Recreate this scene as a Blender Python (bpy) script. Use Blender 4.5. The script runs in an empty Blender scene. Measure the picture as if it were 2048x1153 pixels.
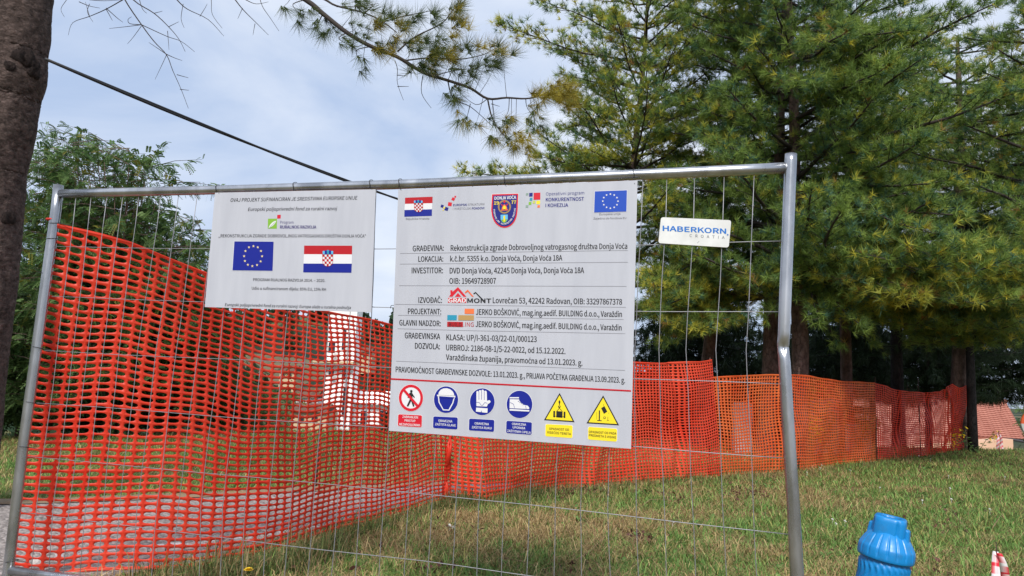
import bpy, math, random
import numpy as np
from mathutils import Vector, Matrix
from mathutils.geometry import tessellate_polygon
from mathutils.noise import noise as mnoise

SC = bpy.context.scene
COL = SC.collection
rnd = random.Random(7)
rng = np.random.default_rng(11)

# ------------------------------------------------------------------ camera
F = 1478.0                                   # focal length in pixels of the 2048 px wide photograph
YAW, PITCH, ROLL = math.radians(14.63), math.radians(7.32), math.radians(-2.68)
CAM = np.array([3.016, -2.809, 1.185])

def _rot(a, b, c):
    ca, sa, cb, sb, cc, sc = math.cos(a), math.sin(a), math.cos(b), math.sin(b), math.cos(c), math.sin(c)
    return (np.array([[ca, -sa, 0], [sa, ca, 0], [0, 0, 1]]) @ np.array([[1, 0, 0], [0, cb, -sb], [0, sb, cb]])
            @ np.array([[cc, 0, sc], [0, 1, 0], [-sc, 0, cc]]))
R = _rot(YAW, PITCH, ROLL)
cam = bpy.data.objects.new('camera', bpy.data.cameras.new('camera'))
COL.objects.link(cam)
SC.camera = cam
M = Matrix.Identity(4)
for i in range(3):
    M[i][0], M[i][1], M[i][2], M[i][3] = R[i][0], R[i][2], -R[i][1], CAM[i]
cam.matrix_world = M
cam.data.sensor_width = 36
cam.data.lens = F / 2048 * 36
cam.data.clip_start = 0.05
cam.data.clip_end = 8000

# ------------------------------------------------------------------ world, sun, exposure
SUN_EL, SUN_AZ = math.radians(42), math.radians(172)     # azimuth measured from +Y towards +X
world = bpy.data.worlds.new('World')
SC.world = world
world.use_nodes = True
wn, wl = world.node_tree.nodes, world.node_tree.links
wn.clear()
wo = wn.new('ShaderNodeOutputWorld')
bg = wn.new('ShaderNodeBackground')
sky = wn.new('ShaderNodeTexSky')
sky.sky_type = 'NISHITA'
sky.sun_disc = False
sky.sun_elevation = SUN_EL
sky.sun_rotation = SUN_AZ
sky.air_density = 1.0
sky.dust_density = 2.0
tc = wn.new('ShaderNodeTexCoord')
mp = wn.new('ShaderNodeMapping')
mp.inputs['Scale'].default_value = (1.0, 1.0, 2.6)
nz = wn.new('ShaderNodeTexNoise')
nz.inputs['Scale'].default_value = 2.2
nz.inputs['Detail'].default_value = 7
nz.inputs['Roughness'].default_value = 0.52
nz.inputs['Distortion'].default_value = 0.35
rp = wn.new('ShaderNodeValToRGB')
rp.color_ramp.elements[0].position = 0.36
rp.color_ramp.elements[0].color = (4.2, 5.3, 7.4, 1)
rp.color_ramp.elements[1].position = 0.66
rp.color_ramp.elements[1].color = (7.9, 8.4, 9.3, 1)
mx = wn.new('ShaderNodeMix')
mx.data_type = 'RGBA'
mx.inputs['Factor'].default_value = 0.9
wl.new(tc.outputs['Generated'], mp.inputs['Vector'])
wl.new(mp.outputs['Vector'], nz.inputs['Vector'])
wl.new(nz.outputs['Fac'], rp.inputs['Fac'])
wl.new(sky.outputs['Color'], mx.inputs[6])
wl.new(rp.outputs['Color'], mx.inputs[7])
wl.new(mx.outputs[2], bg.inputs['Color'])
bg.inputs['Strength'].default_value = 0.1
wl.new(bg.outputs['Background'], wo.inputs['Surface'])

sun = bpy.data.objects.new('sun', bpy.data.lights.new('sun', 'SUN'))
COL.objects.link(sun)
sun.data.energy = 3.5
sun.data.angle = math.radians(18)
sun.data.color = (1.0, 0.96, 0.9)
sd = Vector((math.sin(SUN_AZ) * math.cos(SUN_EL), math.cos(SUN_AZ) * math.cos(SUN_EL), math.sin(SUN_EL)))
sun.rotation_euler = sd.to_track_quat('Z', 'Y').to_euler()

SC.view_settings.view_transform = 'Standard'
SC.view_settings.look = 'None'
SC.view_settings.exposure = 0.25
SC.view_settings.gamma = 1.0
SC.view_settings.use_curve_mapping = False
SC.cycles.max_bounces = 8
SC.cycles.transparent_max_bounces = 8

# ------------------------------------------------------------------ projection helpers
def at(px, py, d):
    """world point seen at photograph pixel (px,py) at depth d along the view axis"""
    return CAM + R @ np.array([d * (px - 1024) / F, d, -d * (py - 576.5) / F])

def on_plane(px, py, y=0.0):
    v = R @ np.array([(px - 1024) / F, 1.0, -(py - 576.5) / F])
    return CAM + v * ((y - CAM[1]) / v[1])

def to_px(P):
    q = (np.asarray(P) - CAM) @ R
    return 1024 + F * q[..., 0] / q[..., 1], 576.5 - F * q[..., 2] / q[..., 1], q[..., 1]

# ------------------------------------------------------------------ ground height
_ctrl_px = [(20, 1150, 3.55), (254, 1149, 3.66), (400, 1133, 3.88), (569, 1100, 4.32), (675, 1067, 4.83), (754, 1048, 5.2),
            (900, 1004, 6.3), (1041, 992, 6.9), (1133, 979, 7.4), (1215, 973, 7.9), (1299, 962, 8.4), (1435, 952, 9.2),
            (1567, 944, 10.2), (1660, 934, 11.2), (1753, 923, 12.4), (1850, 913, 14.3), (1938, 896, 16.5), (2048, 905, 15.5),
            (200, 1002, 5.6), (780, 962, 7.6), (200, 868, 10.8), (780, 868, 11.5), (1270, 900, 13.0), (1500, 890, 15.0)]
_cp = np.array([at(*c) for c in _ctrl_px] + [np.array(p, float) for p in
      [(3, -4, .05), (0, -4, .05), (6, -3, .05), (3, -1.5, .10), (5, 0, .13), (1.5, -1, .12), (3.3, 0, .14), (-4, 0, .12),
       (9, 5, .2), (-8, 6, .1), (12, 12, .25), (3, 2, .15)]])
_K = lambda r: r ** 3
def _fit():
    P = _cp[:, :2]
    n = len(P)
    A = _K(np.linalg.norm(P[:, None] - P[None], axis=2)) + 0.6 * np.eye(n)
    Q = np.hstack([np.ones((n, 1)), P])
    S = np.block([[A, Q], [Q.T, np.zeros((3, 3))]])
    s = np.linalg.solve(S, np.concatenate([_cp[:, 2], np.zeros(3)]))
    return s[:n], s[n:]
_w, _a = _fit()
FWD = R[:, 1]
def smooth(t):
    t = np.clip(t, 0, 1)
    return t * t * (3 - 2 * t)
def ground_z(x, y):
    x = np.atleast_1d(np.asarray(x, float)); y = np.atleast_1d(np.asarray(y, float))
    out = np.empty_like(x)
    for s in range(0, len(x), 40000):
        xx, yy = x[s:s + 40000], y[s:s + 40000]
        r = np.hypot(xx[:, None] - _cp[:, 0], yy[:, None] - _cp[:, 1])
        z = _K(r) @ _w + _a[0] + _a[1] * xx + _a[2] * yy
        z = np.clip(z, -.25, .45)
        dx, dy = xx - CAM[0], yy - CAM[1]
        rad = np.hypot(dx, dy)
        az = np.degrees(np.arctan2(dx, dy)) + 14.63        # 0 on the view axis, + to the right
        crest = np.interp(az, [-60, 0, 10, 22, 34, 60], [11.5, 11.8, 15, 17, 19.5, 20])
        crest = np.where(np.abs(az) > 90, 200, crest)
        t = np.clip(rad - crest, 0, None)
        near = smooth(t / 2.0)
        z = z * (1 - near) + .12 * near
        drop = -0.24 * t * smooth(t / 4.0)
        floor = -10.5 + 2.0 * np.sin(xx * .021) * np.cos(yy * .017)
        side = np.interp(az, [-60, 0, 10, 16, 60], [0, 0, .2, 1, 1])
        drop = np.maximum(drop, floor * (1 - side) + side * -6.0)
        hill = smooth((rad - 190) / 500.0) * np.interp(az, [-60, -4, 4, 10], [1, 1, .25, .0]) * (66 + 13 * np.sin(az * .16 + 1.0) + 6 * np.sin(az * .43 + 2)) * np.where(rad > 190, 1, 0)
        hill2 = smooth((rad - 700) / 1200.0) * np.interp(az, [-60, -4, 4, 10], [1, 1, .2, .0]) * (95 + 20 * np.sin(az * .12))
        out[s:s + 40000] = z + drop + hill + hill2
    return out
def gz(x, y):
    return float(ground_z(x, y)[0])
def ground_pt(px, py):
    """point of the near ground seen at a pixel"""
    v = R @ np.array([(px - 1024) / F, 1.0, -(py - 576.5) / F])
    z = .14
    for _ in range(8):
        p = CAM + v * ((z - CAM[2]) / v[2])
        z = gz(p[0], p[1])
    return CAM + v * ((z - CAM[2]) / v[2])

# ------------------------------------------------------------------ object helpers
def tag(o, label=None, cat=None, group=None, kind=None):
    if label: o['label'] = label
    if cat: o['category'] = cat
    if group: o['group'] = group
    if kind: o['kind'] = kind
    return o

def empty(name, loc):
    o = bpy.data.objects.new(name, None)
    COL.objects.link(o)
    o.location = loc
    o.empty_display_size = .1
    return o

def thing(name, loc, label, cat, group=None):
    return tag(empty(name, loc), label, cat, group)

def link(name, me, mat, parent=None):
    o = bpy.data.objects.new(name, me)
    COL.objects.link(o)
    if mat is not None and not me.materials:
        me.materials.append(mat)
    if parent is not None:
        o.parent = parent
        if parent.type == 'EMPTY':
            o.matrix_parent_inverse = Matrix.Translation(-Vector(parent.location))
    return o

class MB:
    """collects vertices (world coordinates) and faces"""
    def __init__(s):
        s.v, s.f, s.c = [], [], []
    def add(s, vs, fs, col=None):
        b = len(s.v)
        s.v += [tuple(map(float, v)) for v in vs]
        s.f += [tuple(b + i for i in f) for f in fs]
        if col is not None:
            s.c += [col] * len(vs)
        return s
    def box(s, lo, hi):
        x0, y0, z0 = lo; x1, y1, z1 = hi
        return s.add([(x0,y0,z0),(x1,y0,z0),(x1,y1,z0),(x0,y1,z0),(x0,y0,z1),(x1,y0,z1),(x1,y1,z1),(x0,y1,z1)],
                     [(0,3,2,1),(4,5,6,7),(0,1,5,4),(1,2,6,5),(2,3,7,6),(3,0,4,7)])
    def hexa(s, p8):
        return s.add(p8, [(0,3,2,1),(4,5,6,7),(0,1,5,4),(1,2,6,5),(2,3,7,6),(3,0,4,7)])
    def tube(s, pts, rad, n=10, cap=True, jitter=None):
        pts = [np.array(p, float) for p in pts]
        if not hasattr(rad, '__len__'):
            rad = [rad] * len(pts)
        t0 = pts[1] - pts[0]
        ref = np.array([0, 0, 1.0]) if abs(t0[2]) < .9 * np.linalg.norm(t0) else np.array([1.0, 0, 0])
        rings = []
        b = len(s.v)
        for i, p in enumerate(pts):
            t = pts[min(i + 1, len(pts) - 1)] - pts[max(i - 1, 0)]
            t = t / (np.linalg.norm(t) + 1e-9)
            u = np.cross(t, ref); u /= np.linalg.norm(u) + 1e-9
            w = np.cross(t, u)
            ref = np.cross(u, t)
            for k in range(n):
                a = 2 * math.pi * k / n
                r = rad[i] * (1 if jitter is None else jitter(i, a))
                s.v.append(tuple(p + r * (math.cos(a) * u + math.sin(a) * w)))
        for i in range(len(pts) - 1):
            for k in range(n):
                k2 = (k + 1) % n
                s.f.append((b + i*n + k, b + i*n + k2, b + (i+1)*n + k2, b + (i+1)*n + k))
        if cap:
            s.f.append(tuple(b + k for k in range(n))[::-1])
            e = b + (len(pts) - 1) * n
            s.f.append(tuple(e + k for k in range(n)))
        return s
    def build(s, name, mat, parent=None, smooth_=False):
        me = bpy.data.meshes.new(name)
        me.from_pydata(s.v, [], s.f)
        if smooth_:
            me.shade_smooth()
        me.update()
        return link(name, me, mat, parent)

def np_mesh(name, V, Fa, mat, parent=None, col=None, smooth_=False):
    """V (n,3), Fa (m,k) with constant k; col (n,3) optional vertex colour"""
    V = np.ascontiguousarray(V, dtype=np.float32); Fa = np.ascontiguousarray(Fa, dtype=np.int32)
    me = bpy.data.meshes.new(name)
    m, k = Fa.shape
    me.vertices.add(len(V)); me.vertices.foreach_set('co', V.ravel())
    me.loops.add(m * k); me.loops.foreach_set('vertex_index', Fa.ravel())
    me.polygons.add(m)
    me.polygons.foreach_set('loop_start', np.arange(0, m * k, k, dtype=np.int32))
    me.update(calc_edges=True)
    if col is not None:
        ca = me.color_attributes.new('Col', 'FLOAT_COLOR', 'POINT')
        c4 = np.ones((len(V), 4), np.float32); c4[:, :3] = col
        ca.data.foreach_set('color', c4.ravel())
    if smooth_:
        me.shade_smooth()
    return link(name, me, mat, parent)

# ------------------------------------------------------------------ materials
def new_mat(name):
    m = bpy.data.materials.new(name)
    m.use_nodes = True
    return m, m.node_tree.nodes, m.node_tree.links, m.node_tree.nodes['Principled BSDF']

def flat(name, c, rough=.6, metal=0.0, spec=.4):
    m, n, l, b = new_mat(name)
    b.inputs['Base Color'].default_value = (*c, 1)
    b.inputs['Roughness'].default_value = rough
    b.inputs['Metallic'].default_value = metal
    b.inputs['Specular IOR Level'].default_value = spec
    return m

def noisy(name, c1, c2, scale=8, rough=.8, metal=0, bump=0.0, bscale=None, detail=6, stretch=(1, 1, 1), lo=.35, hi=.65, rough2=None, dist=.01):
    m, n, l, b = new_mat(name)
    t = n.new('ShaderNodeTexCoord'); mp = n.new('ShaderNodeMapping')
    mp.inputs['Scale'].default_value = stretch
    l.new(t.outputs['Object'], mp.inputs['Vector'])
    z = n.new('ShaderNodeTexNoise')
    z.inputs['Scale'].default_value = scale; z.inputs['Detail'].default_value = detail; z.inputs['Roughness'].default_value = .6
    l.new(mp.outputs['Vector'], z.inputs['Vector'])
    r = n.new('ShaderNodeValToRGB')
    r.color_ramp.elements[0].position = lo; r.color_ramp.elements[0].color = (*c1, 1)
    r.color_ramp.elements[1].position = hi; r.color_ramp.elements[1].color = (*c2, 1)
    l.new(z.outputs['Fac'], r.inputs['Fac']); l.new(r.outputs['Color'], b.inputs['Base Color'])
    b.inputs['Roughness'].default_value = rough; b.inputs['Metallic'].default_value = metal
    b.inputs['Specular IOR Level'].default_value = .3
    if rough2 is not None:
        mr = n.new('ShaderNodeMapRange')
        mr.inputs['To Min'].default_value = rough; mr.inputs['To Max'].default_value = rough2
        l.new(z.outputs['Fac'], mr.inputs['Value']); l.new(mr.outputs['Result'], b.inputs['Roughness'])
    if bump:
        z2 = n.new('ShaderNodeTexNoise'); z2.inputs['Scale'].default_value = bscale or scale * 3; z2.inputs['Detail'].default_value = 8
        l.new(mp.outputs['Vector'], z2.inputs['Vector'])
        bp = n.new('ShaderNodeBump'); bp.inputs['Strength'].default_value = bump; bp.inputs['Distance'].default_value = dist
        l.new(z2.outputs['Fac'], bp.inputs['Height']); l.new(bp.outputs['Normal'], b.inputs['Normal'])
    return m

def leafy(name, trans=.35, rough=.55, spec=.25):
    """foliage: colour from the mesh's own leaf colours, some light passes through"""
    m, n, l, b = new_mat(name)
    a = n.new('ShaderNodeVertexColor'); a.layer_name = 'Col'
    l.new(a.outputs['Color'], b.inputs['Base Color'])
    b.inputs['Roughness'].default_value = rough
    b.inputs['Specular IOR Level'].default_value = spec
    tr = n.new('ShaderNodeBsdfTranslucent'); l.new(a.outputs['Color'], tr.inputs['Color'])
    mix = n.new('ShaderNodeMixShader'); mix.inputs['Fac'].default_value = trans
    l.new(b.outputs['BSDF'], mix.inputs[1]); l.new(tr.outputs['BSDF'], mix.inputs[2])
    l.new(mix.outputs['Shader'], n['Material Output'].inputs['Surface'])
    return m

def bark(name, c1, c2, scale=14, crack=.6, cdist=.03, bv=.5, zs=.55):
    m, n, l, b = new_mat(name)
    t = n.new('ShaderNodeTexCoord')
    mp = n.new('ShaderNodeMapping'); mp.inputs['Scale'].default_value = (1, 1, zs)
    l.new(t.outputs['Object'], mp.inputs['Vector'])
    n1 = n.new('ShaderNodeTexNoise'); n1.inputs['Scale'].default_value = scale; n1.inputs['Detail'].default_value = 9; n1.inputs['Roughness'].default_value = .65
    l.new(mp.outputs['Vector'], n1.inputs['Vector'])
    v = n.new('ShaderNodeTexVoronoi'); v.feature = 'DISTANCE_TO_EDGE'; v.inputs['Scale'].default_value = scale * 1.6
    ad = n.new('ShaderNodeMix'); ad.data_type = 'RGBA'; ad.blend_type = 'ADD'; ad.inputs['Factor'].default_value = .12
    l.new(mp.outputs['Vector'], ad.inputs[6]); l.new(n1.outputs['Color'], ad.inputs[7]); l.new(ad.outputs[2], v.inputs['Vector'])
    vr = n.new('ShaderNodeValToRGB'); vr.color_ramp.elements[0].position = 0; vr.color_ramp.elements[1].position = .12
    vr.color_ramp.elements[0].color = (.35, .35, .35, 1)
    l.new(v.outputs['Distance'], vr.inputs['Fac'])
    r = n.new('ShaderNodeValToRGB')
    r.color_ramp.elements[0].position = .3; r.color_ramp.elements[0].color = (*c1, 1)
    r.color_ramp.elements[1].position = .7; r.color_ramp.elements[1].color = (*c2, 1)
    l.new(n1.outputs['Fac'], r.inputs['Fac'])
    mu = n.new('ShaderNodeMix'); mu.data_type = 'RGBA'; mu.blend_type = 'MULTIPLY'; mu.inputs['Factor'].default_value = crack
    l.new(r.outputs['Color'], mu.inputs[6]); l.new(vr.outputs['Color'], mu.inputs[7]); l.new(mu.outputs[2], b.inputs['Base Color'])
    b.inputs['Roughness'].default_value = .9; b.inputs['Specular IOR Level'].default_value = .2
    ma = n.new('ShaderNodeMath'); ma.operation = 'MULTIPLY_ADD'; ma.inputs[1].default_value = bv
    l.new(vr.outputs['Color'], ma.inputs[0]); l.new(n1.outputs['Fac'], ma.inputs[2])
    bp = n.new('ShaderNodeBump'); bp.inputs['Strength'].default_value = .9; bp.inputs['Distance'].default_value = cdist
    l.new(ma.outputs['Value'], bp.inputs['Height']); l.new(bp.outputs['Normal'], b.inputs['Normal'])
    return m

def netmat(name, c, trans=.45):
    m, n, l, b = new_mat(name)
    t = n.new('ShaderNodeTexCoord')
    z = n.new('ShaderNodeTexNoise'); z.inputs['Scale'].default_value = 2.2; z.inputs['Detail'].default_value = 5
    l.new(t.outputs['Object'], z.inputs['Vector'])
    r = n.new('ShaderNodeValToRGB')
    r.color_ramp.elements[0].position = .3; r.color_ramp.elements[0].color = (c[0] * .93, c[1] * .8, c[2] * .8, 1)
    r.color_ramp.elements[1].position = .72; r.color_ramp.elements[1].color = (min(1, c[0] * 1.03), c[1] * 1.6 + .01, c[2] * 1.8 + .01, 1)
    l.new(z.outputs['Fac'], r.inputs['Fac']); l.new(r.outputs['Color'], b.inputs['Base Color'])
    b.inputs['Roughness'].default_value = .42; b.inputs['Specular IOR Level'].default_value = .4
    tr = n.new('ShaderNodeBsdfTranslucent'); l.new(r.outputs['Color'], tr.inputs['Color'])
    mix = n.new('ShaderNodeMixShader'); mix.inputs['Fac'].default_value = trans
    l.new(b.outputs['BSDF'], mix.inputs[1]); l.new(tr.outputs['BSDF'], mix.inputs[2])
    l.new(mix.outputs['Shader'], n['Material Output'].inputs['Surface'])
    return m

MT = dict(
    steel=noisy('galvanised_steel', (.32, .33, .35), (.56, .57, .60), scale=9, rough=.16, metal=.9, rough2=.40, bump=.15, bscale=60, stretch=(1, 1, .4), dist=.002),
    wire=flat('wire_steel', (.30, .30, .32), .5, .6),
    tie=flat('black_tie', (.02, .02, .022), .6),
    redtie=flat('red_tie', (.6, .03, .02), .5),
    board=noisy('white_board', (.41, .422, .47), (.45, .462, .51), scale=16, rough=.36, detail=8, stretch=(1, 1, .13), rough2=.5),
    plate=noisy('white_plate', (.58, .585, .57), (.68, .685, .67), scale=14, rough=.4),
    net_red=netmat('net_red', (.86, .058, .024)),
    net_mid=netmat('net_red_orange', (.88, .075, .028)),
    net_orange=netmat('net_orange', (.90, .15, .032)),
    net_dark=netmat('net_deep_red', (.88, .065, .028)),
    bark=bark('pine_bark', (.035, .025, .021), (.185, .135, .12), scale=16, crack=.3, bv=.2, zs=1.7, cdist=.03),
    knot=bark('knot_bark', (.018, .013, .012), (.075, .053, .048), scale=40, crack=.3),
    bark_far=bark('grey_bark', (.06, .042, .036), (.22, .15, .13), scale=9, crack=.4),
    bark_dark=bark('dark_bark', (.012, .011, .012), (.035, .03, .03), scale=9),
    twig=flat('twig_brown', (.045, .036, .033), .85),
    needle=leafy('pine_needles', .40, .5, .3),
    leaf=leafy('tree_leaves', .38),
    grassblade=leafy('grass_blades', .32, .6, .25),
    cable=flat('black_cable', (.022, .023, .026), .55),
    rust=noisy('rusty_rod', (.035, .022, .018), (.09, .05, .035), scale=40),
)

# ================================================================== THE SETTING
# ---- ground sheet: polar grid round the viewpoint, out to the hills
def build_ground():
    rr = np.concatenate([np.linspace(0.05, 30, 190), np.geomspace(30.5, 3200, 110)])
    aa = np.radians(np.concatenate([np.arange(-62, 62, .5), np.arange(62, 298, 4)]) - 14.63)
    RR, AA = np.meshgrid(rr, aa, indexing='ij')
    X = CAM[0] + RR * np.sin(AA); Y = CAM[1] + RR * np.cos(AA)
    Z = ground_z(X.ravel(), Y.ravel()).reshape(X.shape)
    V = np.stack([X, Y, Z], -1).reshape(-1, 3)
    nr, na = RR.shape
    i, j = np.meshgrid(np.arange(nr - 1), np.arange(na), indexing='ij')
    j2 = (j + 1) % na
    Fa = np.stack([i * na + j, i * na + j2, (i + 1) * na + j2, (i + 1) * na + j], -1).reshape(-1, 4)[:, ::-1]
    m, n, l, b = new_mat('ground')
    t = n.new('ShaderNodeTexCoord')
    z1 = n.new('ShaderNodeTexNoise'); z1.inputs['Scale'].default_value = 1.4; z1.inputs['Detail'].default_value = 8
    z2 = n.new('ShaderNodeTexNoise'); z2.inputs['Scale'].default_value = 45; z2.inputs['Detail'].default_value = 6
    l.new(t.outputs['Object'], z1.inputs['Vector']); l.new(t.outputs['Object'], z2.inputs['Vector'])
    r1 = n.new('ShaderNodeValToRGB')
    e = r1.color_ramp.elements
    e[0].position = .35; e[0].color = (.085, .10, .035, 1)
    e[1].position = .62; e[1].color = (.22, .165, .09, 1)
    l.new(z1.outputs['Fac'], r1.inputs['Fac'])
    r2 = n.new('ShaderNodeValToRGB')
    r2.color_ramp.elements[0].position = .3; r2.color_ramp.elements[0].color = (.35, .33, .28, 1)
    r2.color_ramp.elements[1].position = .7; r2.color_ramp.elements[1].color = (1.25, 1.2, 1.0, 1)
    l.new(z2.outputs['Fac'], r2.inputs['Fac'])
    mu = n.new('ShaderNodeMix'); mu.data_type = 'RGBA'; mu.blend_type = 'MULTIPLY'; mu.inputs['Factor'].default_value = 1
    l.new(r1.outputs['Color'], mu.inputs[6]); l.new(r2.outputs['Color'], mu.inputs[7])
    # the fields and woods of the valley and hills
    vo = n.new('ShaderNodeTexVoronoi'); vo.inputs['Scale'].default_value = .011
    l.new(t.outputs['Object'], vo.inputs['Vector'])
    fr = n.new('ShaderNodeValToRGB'); fr.color_ramp.interpolation = 'CONSTANT'
    fe = fr.color_ramp.elements
    fe[0].position = 0; fe[0].color = (.030, .055, .028, 1)
    fe[1].position = .42; fe[1].color = (.10, .13, .045, 1)
    for p, c in ((.6, (.20, .17, .10, 1)), (.72, (.028, .048, .03, 1)), (.86, (.13, .15, .06, 1))):
        q = fe.new(p); q.color = c
    sx = n.new('ShaderNodeSeparateColor'); l.new(vo.outputs['Color'], sx.inputs['Color']); l.new(sx.outputs['Red'], fr.inputs['Fac'])
    z3 = n.new('ShaderNodeTexNoise'); z3.inputs['Scale'].default_value = .12; z3.inputs['Detail'].default_value = 9
    l.new(t.outputs['Object'], z3.inputs['Vector'])
    mu3 = n.new('ShaderNodeMix'); mu3.data_type = 'RGBA'; mu3.blend_type = 'MULTIPLY'; mu3.inputs['Factor'].default_value = .7
    l.new(fr.outputs['Color'], mu3.inputs[6]); l.new(z3.outputs['Fac'], mu3.inputs[7])
    vl = n.new('ShaderNodeVectorMath'); vl.operation = 'DISTANCE'; vl.inputs[1].default_value = tuple(CAM)
    l.new(t.outputs['Object'], vl.inputs[0])
    mr = n.new('ShaderNodeMapRange'); mr.inputs['From Min'].default_value = 90; mr.inputs['From Max'].default_value = 190
    l.new(vl.outputs['Value'], mr.inputs['Value'])
    mf = n.new('ShaderNodeMix'); mf.data_type = 'RGBA'
    l.new(mr.outputs['Result'], mf.inputs['Factor']); l.new(mu.outputs[2], mf.inputs[6]); l.new(mu3.outputs[2], mf.inputs[7])
    l.new(mf.outputs[2], b.inputs['Base Color'])
    b.inputs['Roughness'].default_value = .95; b.inputs['Specular IOR Level'].default_value = .15
    bp = n.new('ShaderNodeBump'); bp.inputs['Strength'].default_value = .8; bp.inputs['Distance'].default_value = .02
    l.new(z2.outputs['Fac'], bp.inputs['Height']); l.new(bp.outputs['Normal'], b.inputs['Normal'])
    tag(np_mesh('ground', V, Fa, m, smooth_=True), kind='structure')
build_ground()

# ---- gravel track behind the netting
_far = [(-500, 1012), (-200, 1008), (20, 1012), (200, 1006), (420, 996), (640, 984), (900, 972), (1080, 968)]
_near = [(-500, 1330), (-200, 1250), (10, 1200), (140, 1172), (260, 1152), (430, 1122), (640, 1060), (770, 1026), (900, 998), (1080, 974)]
def ribbon(line_a, line_b, n=60, m=14, dz=.012, lumps=.0):
    A = np.array([ground_pt(*p) for p in line_a]); B = np.array([ground_pt(*p) for p in line_b])
    def res(P, n):
        s = np.concatenate([[0], np.cumsum(np.linalg.norm(np.diff(P, axis=0), axis=1))]); q = np.linspace(0, s[-1], n)
        return np.stack([np.interp(q, s, P[:, k]) for k in range(3)], 1)
    A, B = res(A, n), res(B, n)
    t = np.linspace(0, 1, m)[None, :, None]
    V = A[:, None] * (1 - t) + B[:, None] * t
    V = V.reshape(-1, 3)
    V[:, 2] = ground_z(V[:, 0], V[:, 1]) + dz
    i, j = np.meshgrid(np.arange(n - 1), np.arange(m - 1), indexing='ij')
    Fa = np.stack([i * m + j, (i + 1) * m + j, (i + 1) * m + j + 1, i * m + j + 1], -1).reshape(-1, 4)
    return V, Fa
def gravel_mat():
    m, n, l, b = new_mat('gravel')
    t = n.new('ShaderNodeTexCoord')
    v = n.new('ShaderNodeTexVoronoi'); v.inputs['Scale'].default_value = 55
    l.new(t.outputs['Object'], v.inputs['Vector'])
    s = n.new('ShaderNodeSeparateColor'); l.new(v.outputs['Color'], s.inputs['Color'])
    r = n.new('ShaderNodeValToRGB'); r.color_ramp.elements[0].color = (.15, .13, .12, 1); r.color_ramp.elements[1].color = (.40, .355, .33, 1)
    l.new(s.outputs['Red'], r.inputs['Fac'])
    l.new(r.outputs['Color'], b.inputs['Base Color']); b.inputs['Roughness'].default_value = .95
    bp = n.new('ShaderNodeBump'); bp.invert = True; bp.inputs['Strength'].default_value = .8; bp.inputs['Distance'].default_value = .012
    l.new(v.outputs['Distance'], bp.inputs['Height']); l.new(bp.outputs['Normal'], b.inputs['Normal'])
    return m
V, Fa = ribbon(_far, _near)
tag(np_mesh('gravel_path', V, Fa, gravel_mat(), smooth_=True), kind='structure')
V, Fa = ribbon([(x, y - 9) for x, y in _far[:-1]], [(x, y + 2) for x, y in _far[:-1]], 60, 3, .018)
tag(np_mesh('dirt_verge', V, Fa, noisy('ochre_dirt', (.30, .19, .10), (.22, .18, .13), 9, .95, bump=.5), smooth_=True), kind='structure')
# broken row of pale edging stones along the track
line = [ground_pt(x, y) for x, y in ((60, 1132), (150, 1124), (260, 1112), (400, 1098), (520, 1084), (640, 1063))]
MT['stone'] = noisy('pale_stone', (.52, .50, .48), (.72, .70, .68), 20, .85, bump=.4)
k = 0
for a, b_ in zip(line[:-1], line[1:]):
    for q in range(4):
        if rnd.random() < .22: continue
        c = a + (b_ - a) * (q + .5) / 4; c[2] = gz(c[0], c[1]) + .012
        d = (b_ - a) / np.linalg.norm(b_ - a); nrm = np.array([-d[1], d[0], 0])
        L = np.linalg.norm(b_ - a) / 4 * .42; w_ = .028; h_ = .03
        P = []
        for zz, sh in ((-.02, 1), (h_, .82)):
            for sx_, sy_ in ((-1, -1), (1, -1), (1, 1), (-1, 1)):
                P.append(c + d * L * sx_ * sh * rnd.uniform(.85, 1.1) + nrm * w_ * sy_ * sh * rnd.uniform(.8, 1.15) + np.array([0, 0, zz * rnd.uniform(.7, 1.1)]))
        o = MB().hexa(P).build('edging_stone', MT['stone'])
        tag(o, 'small pale edging stone in the broken row along the gravel track', 'stone', 'pale edging stones along the track')

def inside_track(x, y):
    P = np.stack([x, y, ground_z(x, y)], -1)
    px, py, d = to_px(P)
    fy = np.interp(px, [p[0] for p in _far], [p[1] for p in _far]); ny = np.interp(px, [p[0] for p in _near], [p[1] for p in _near])
    return (py > fy - 6) & (py < ny) & (px < 1080) & (d > 0)

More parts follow.
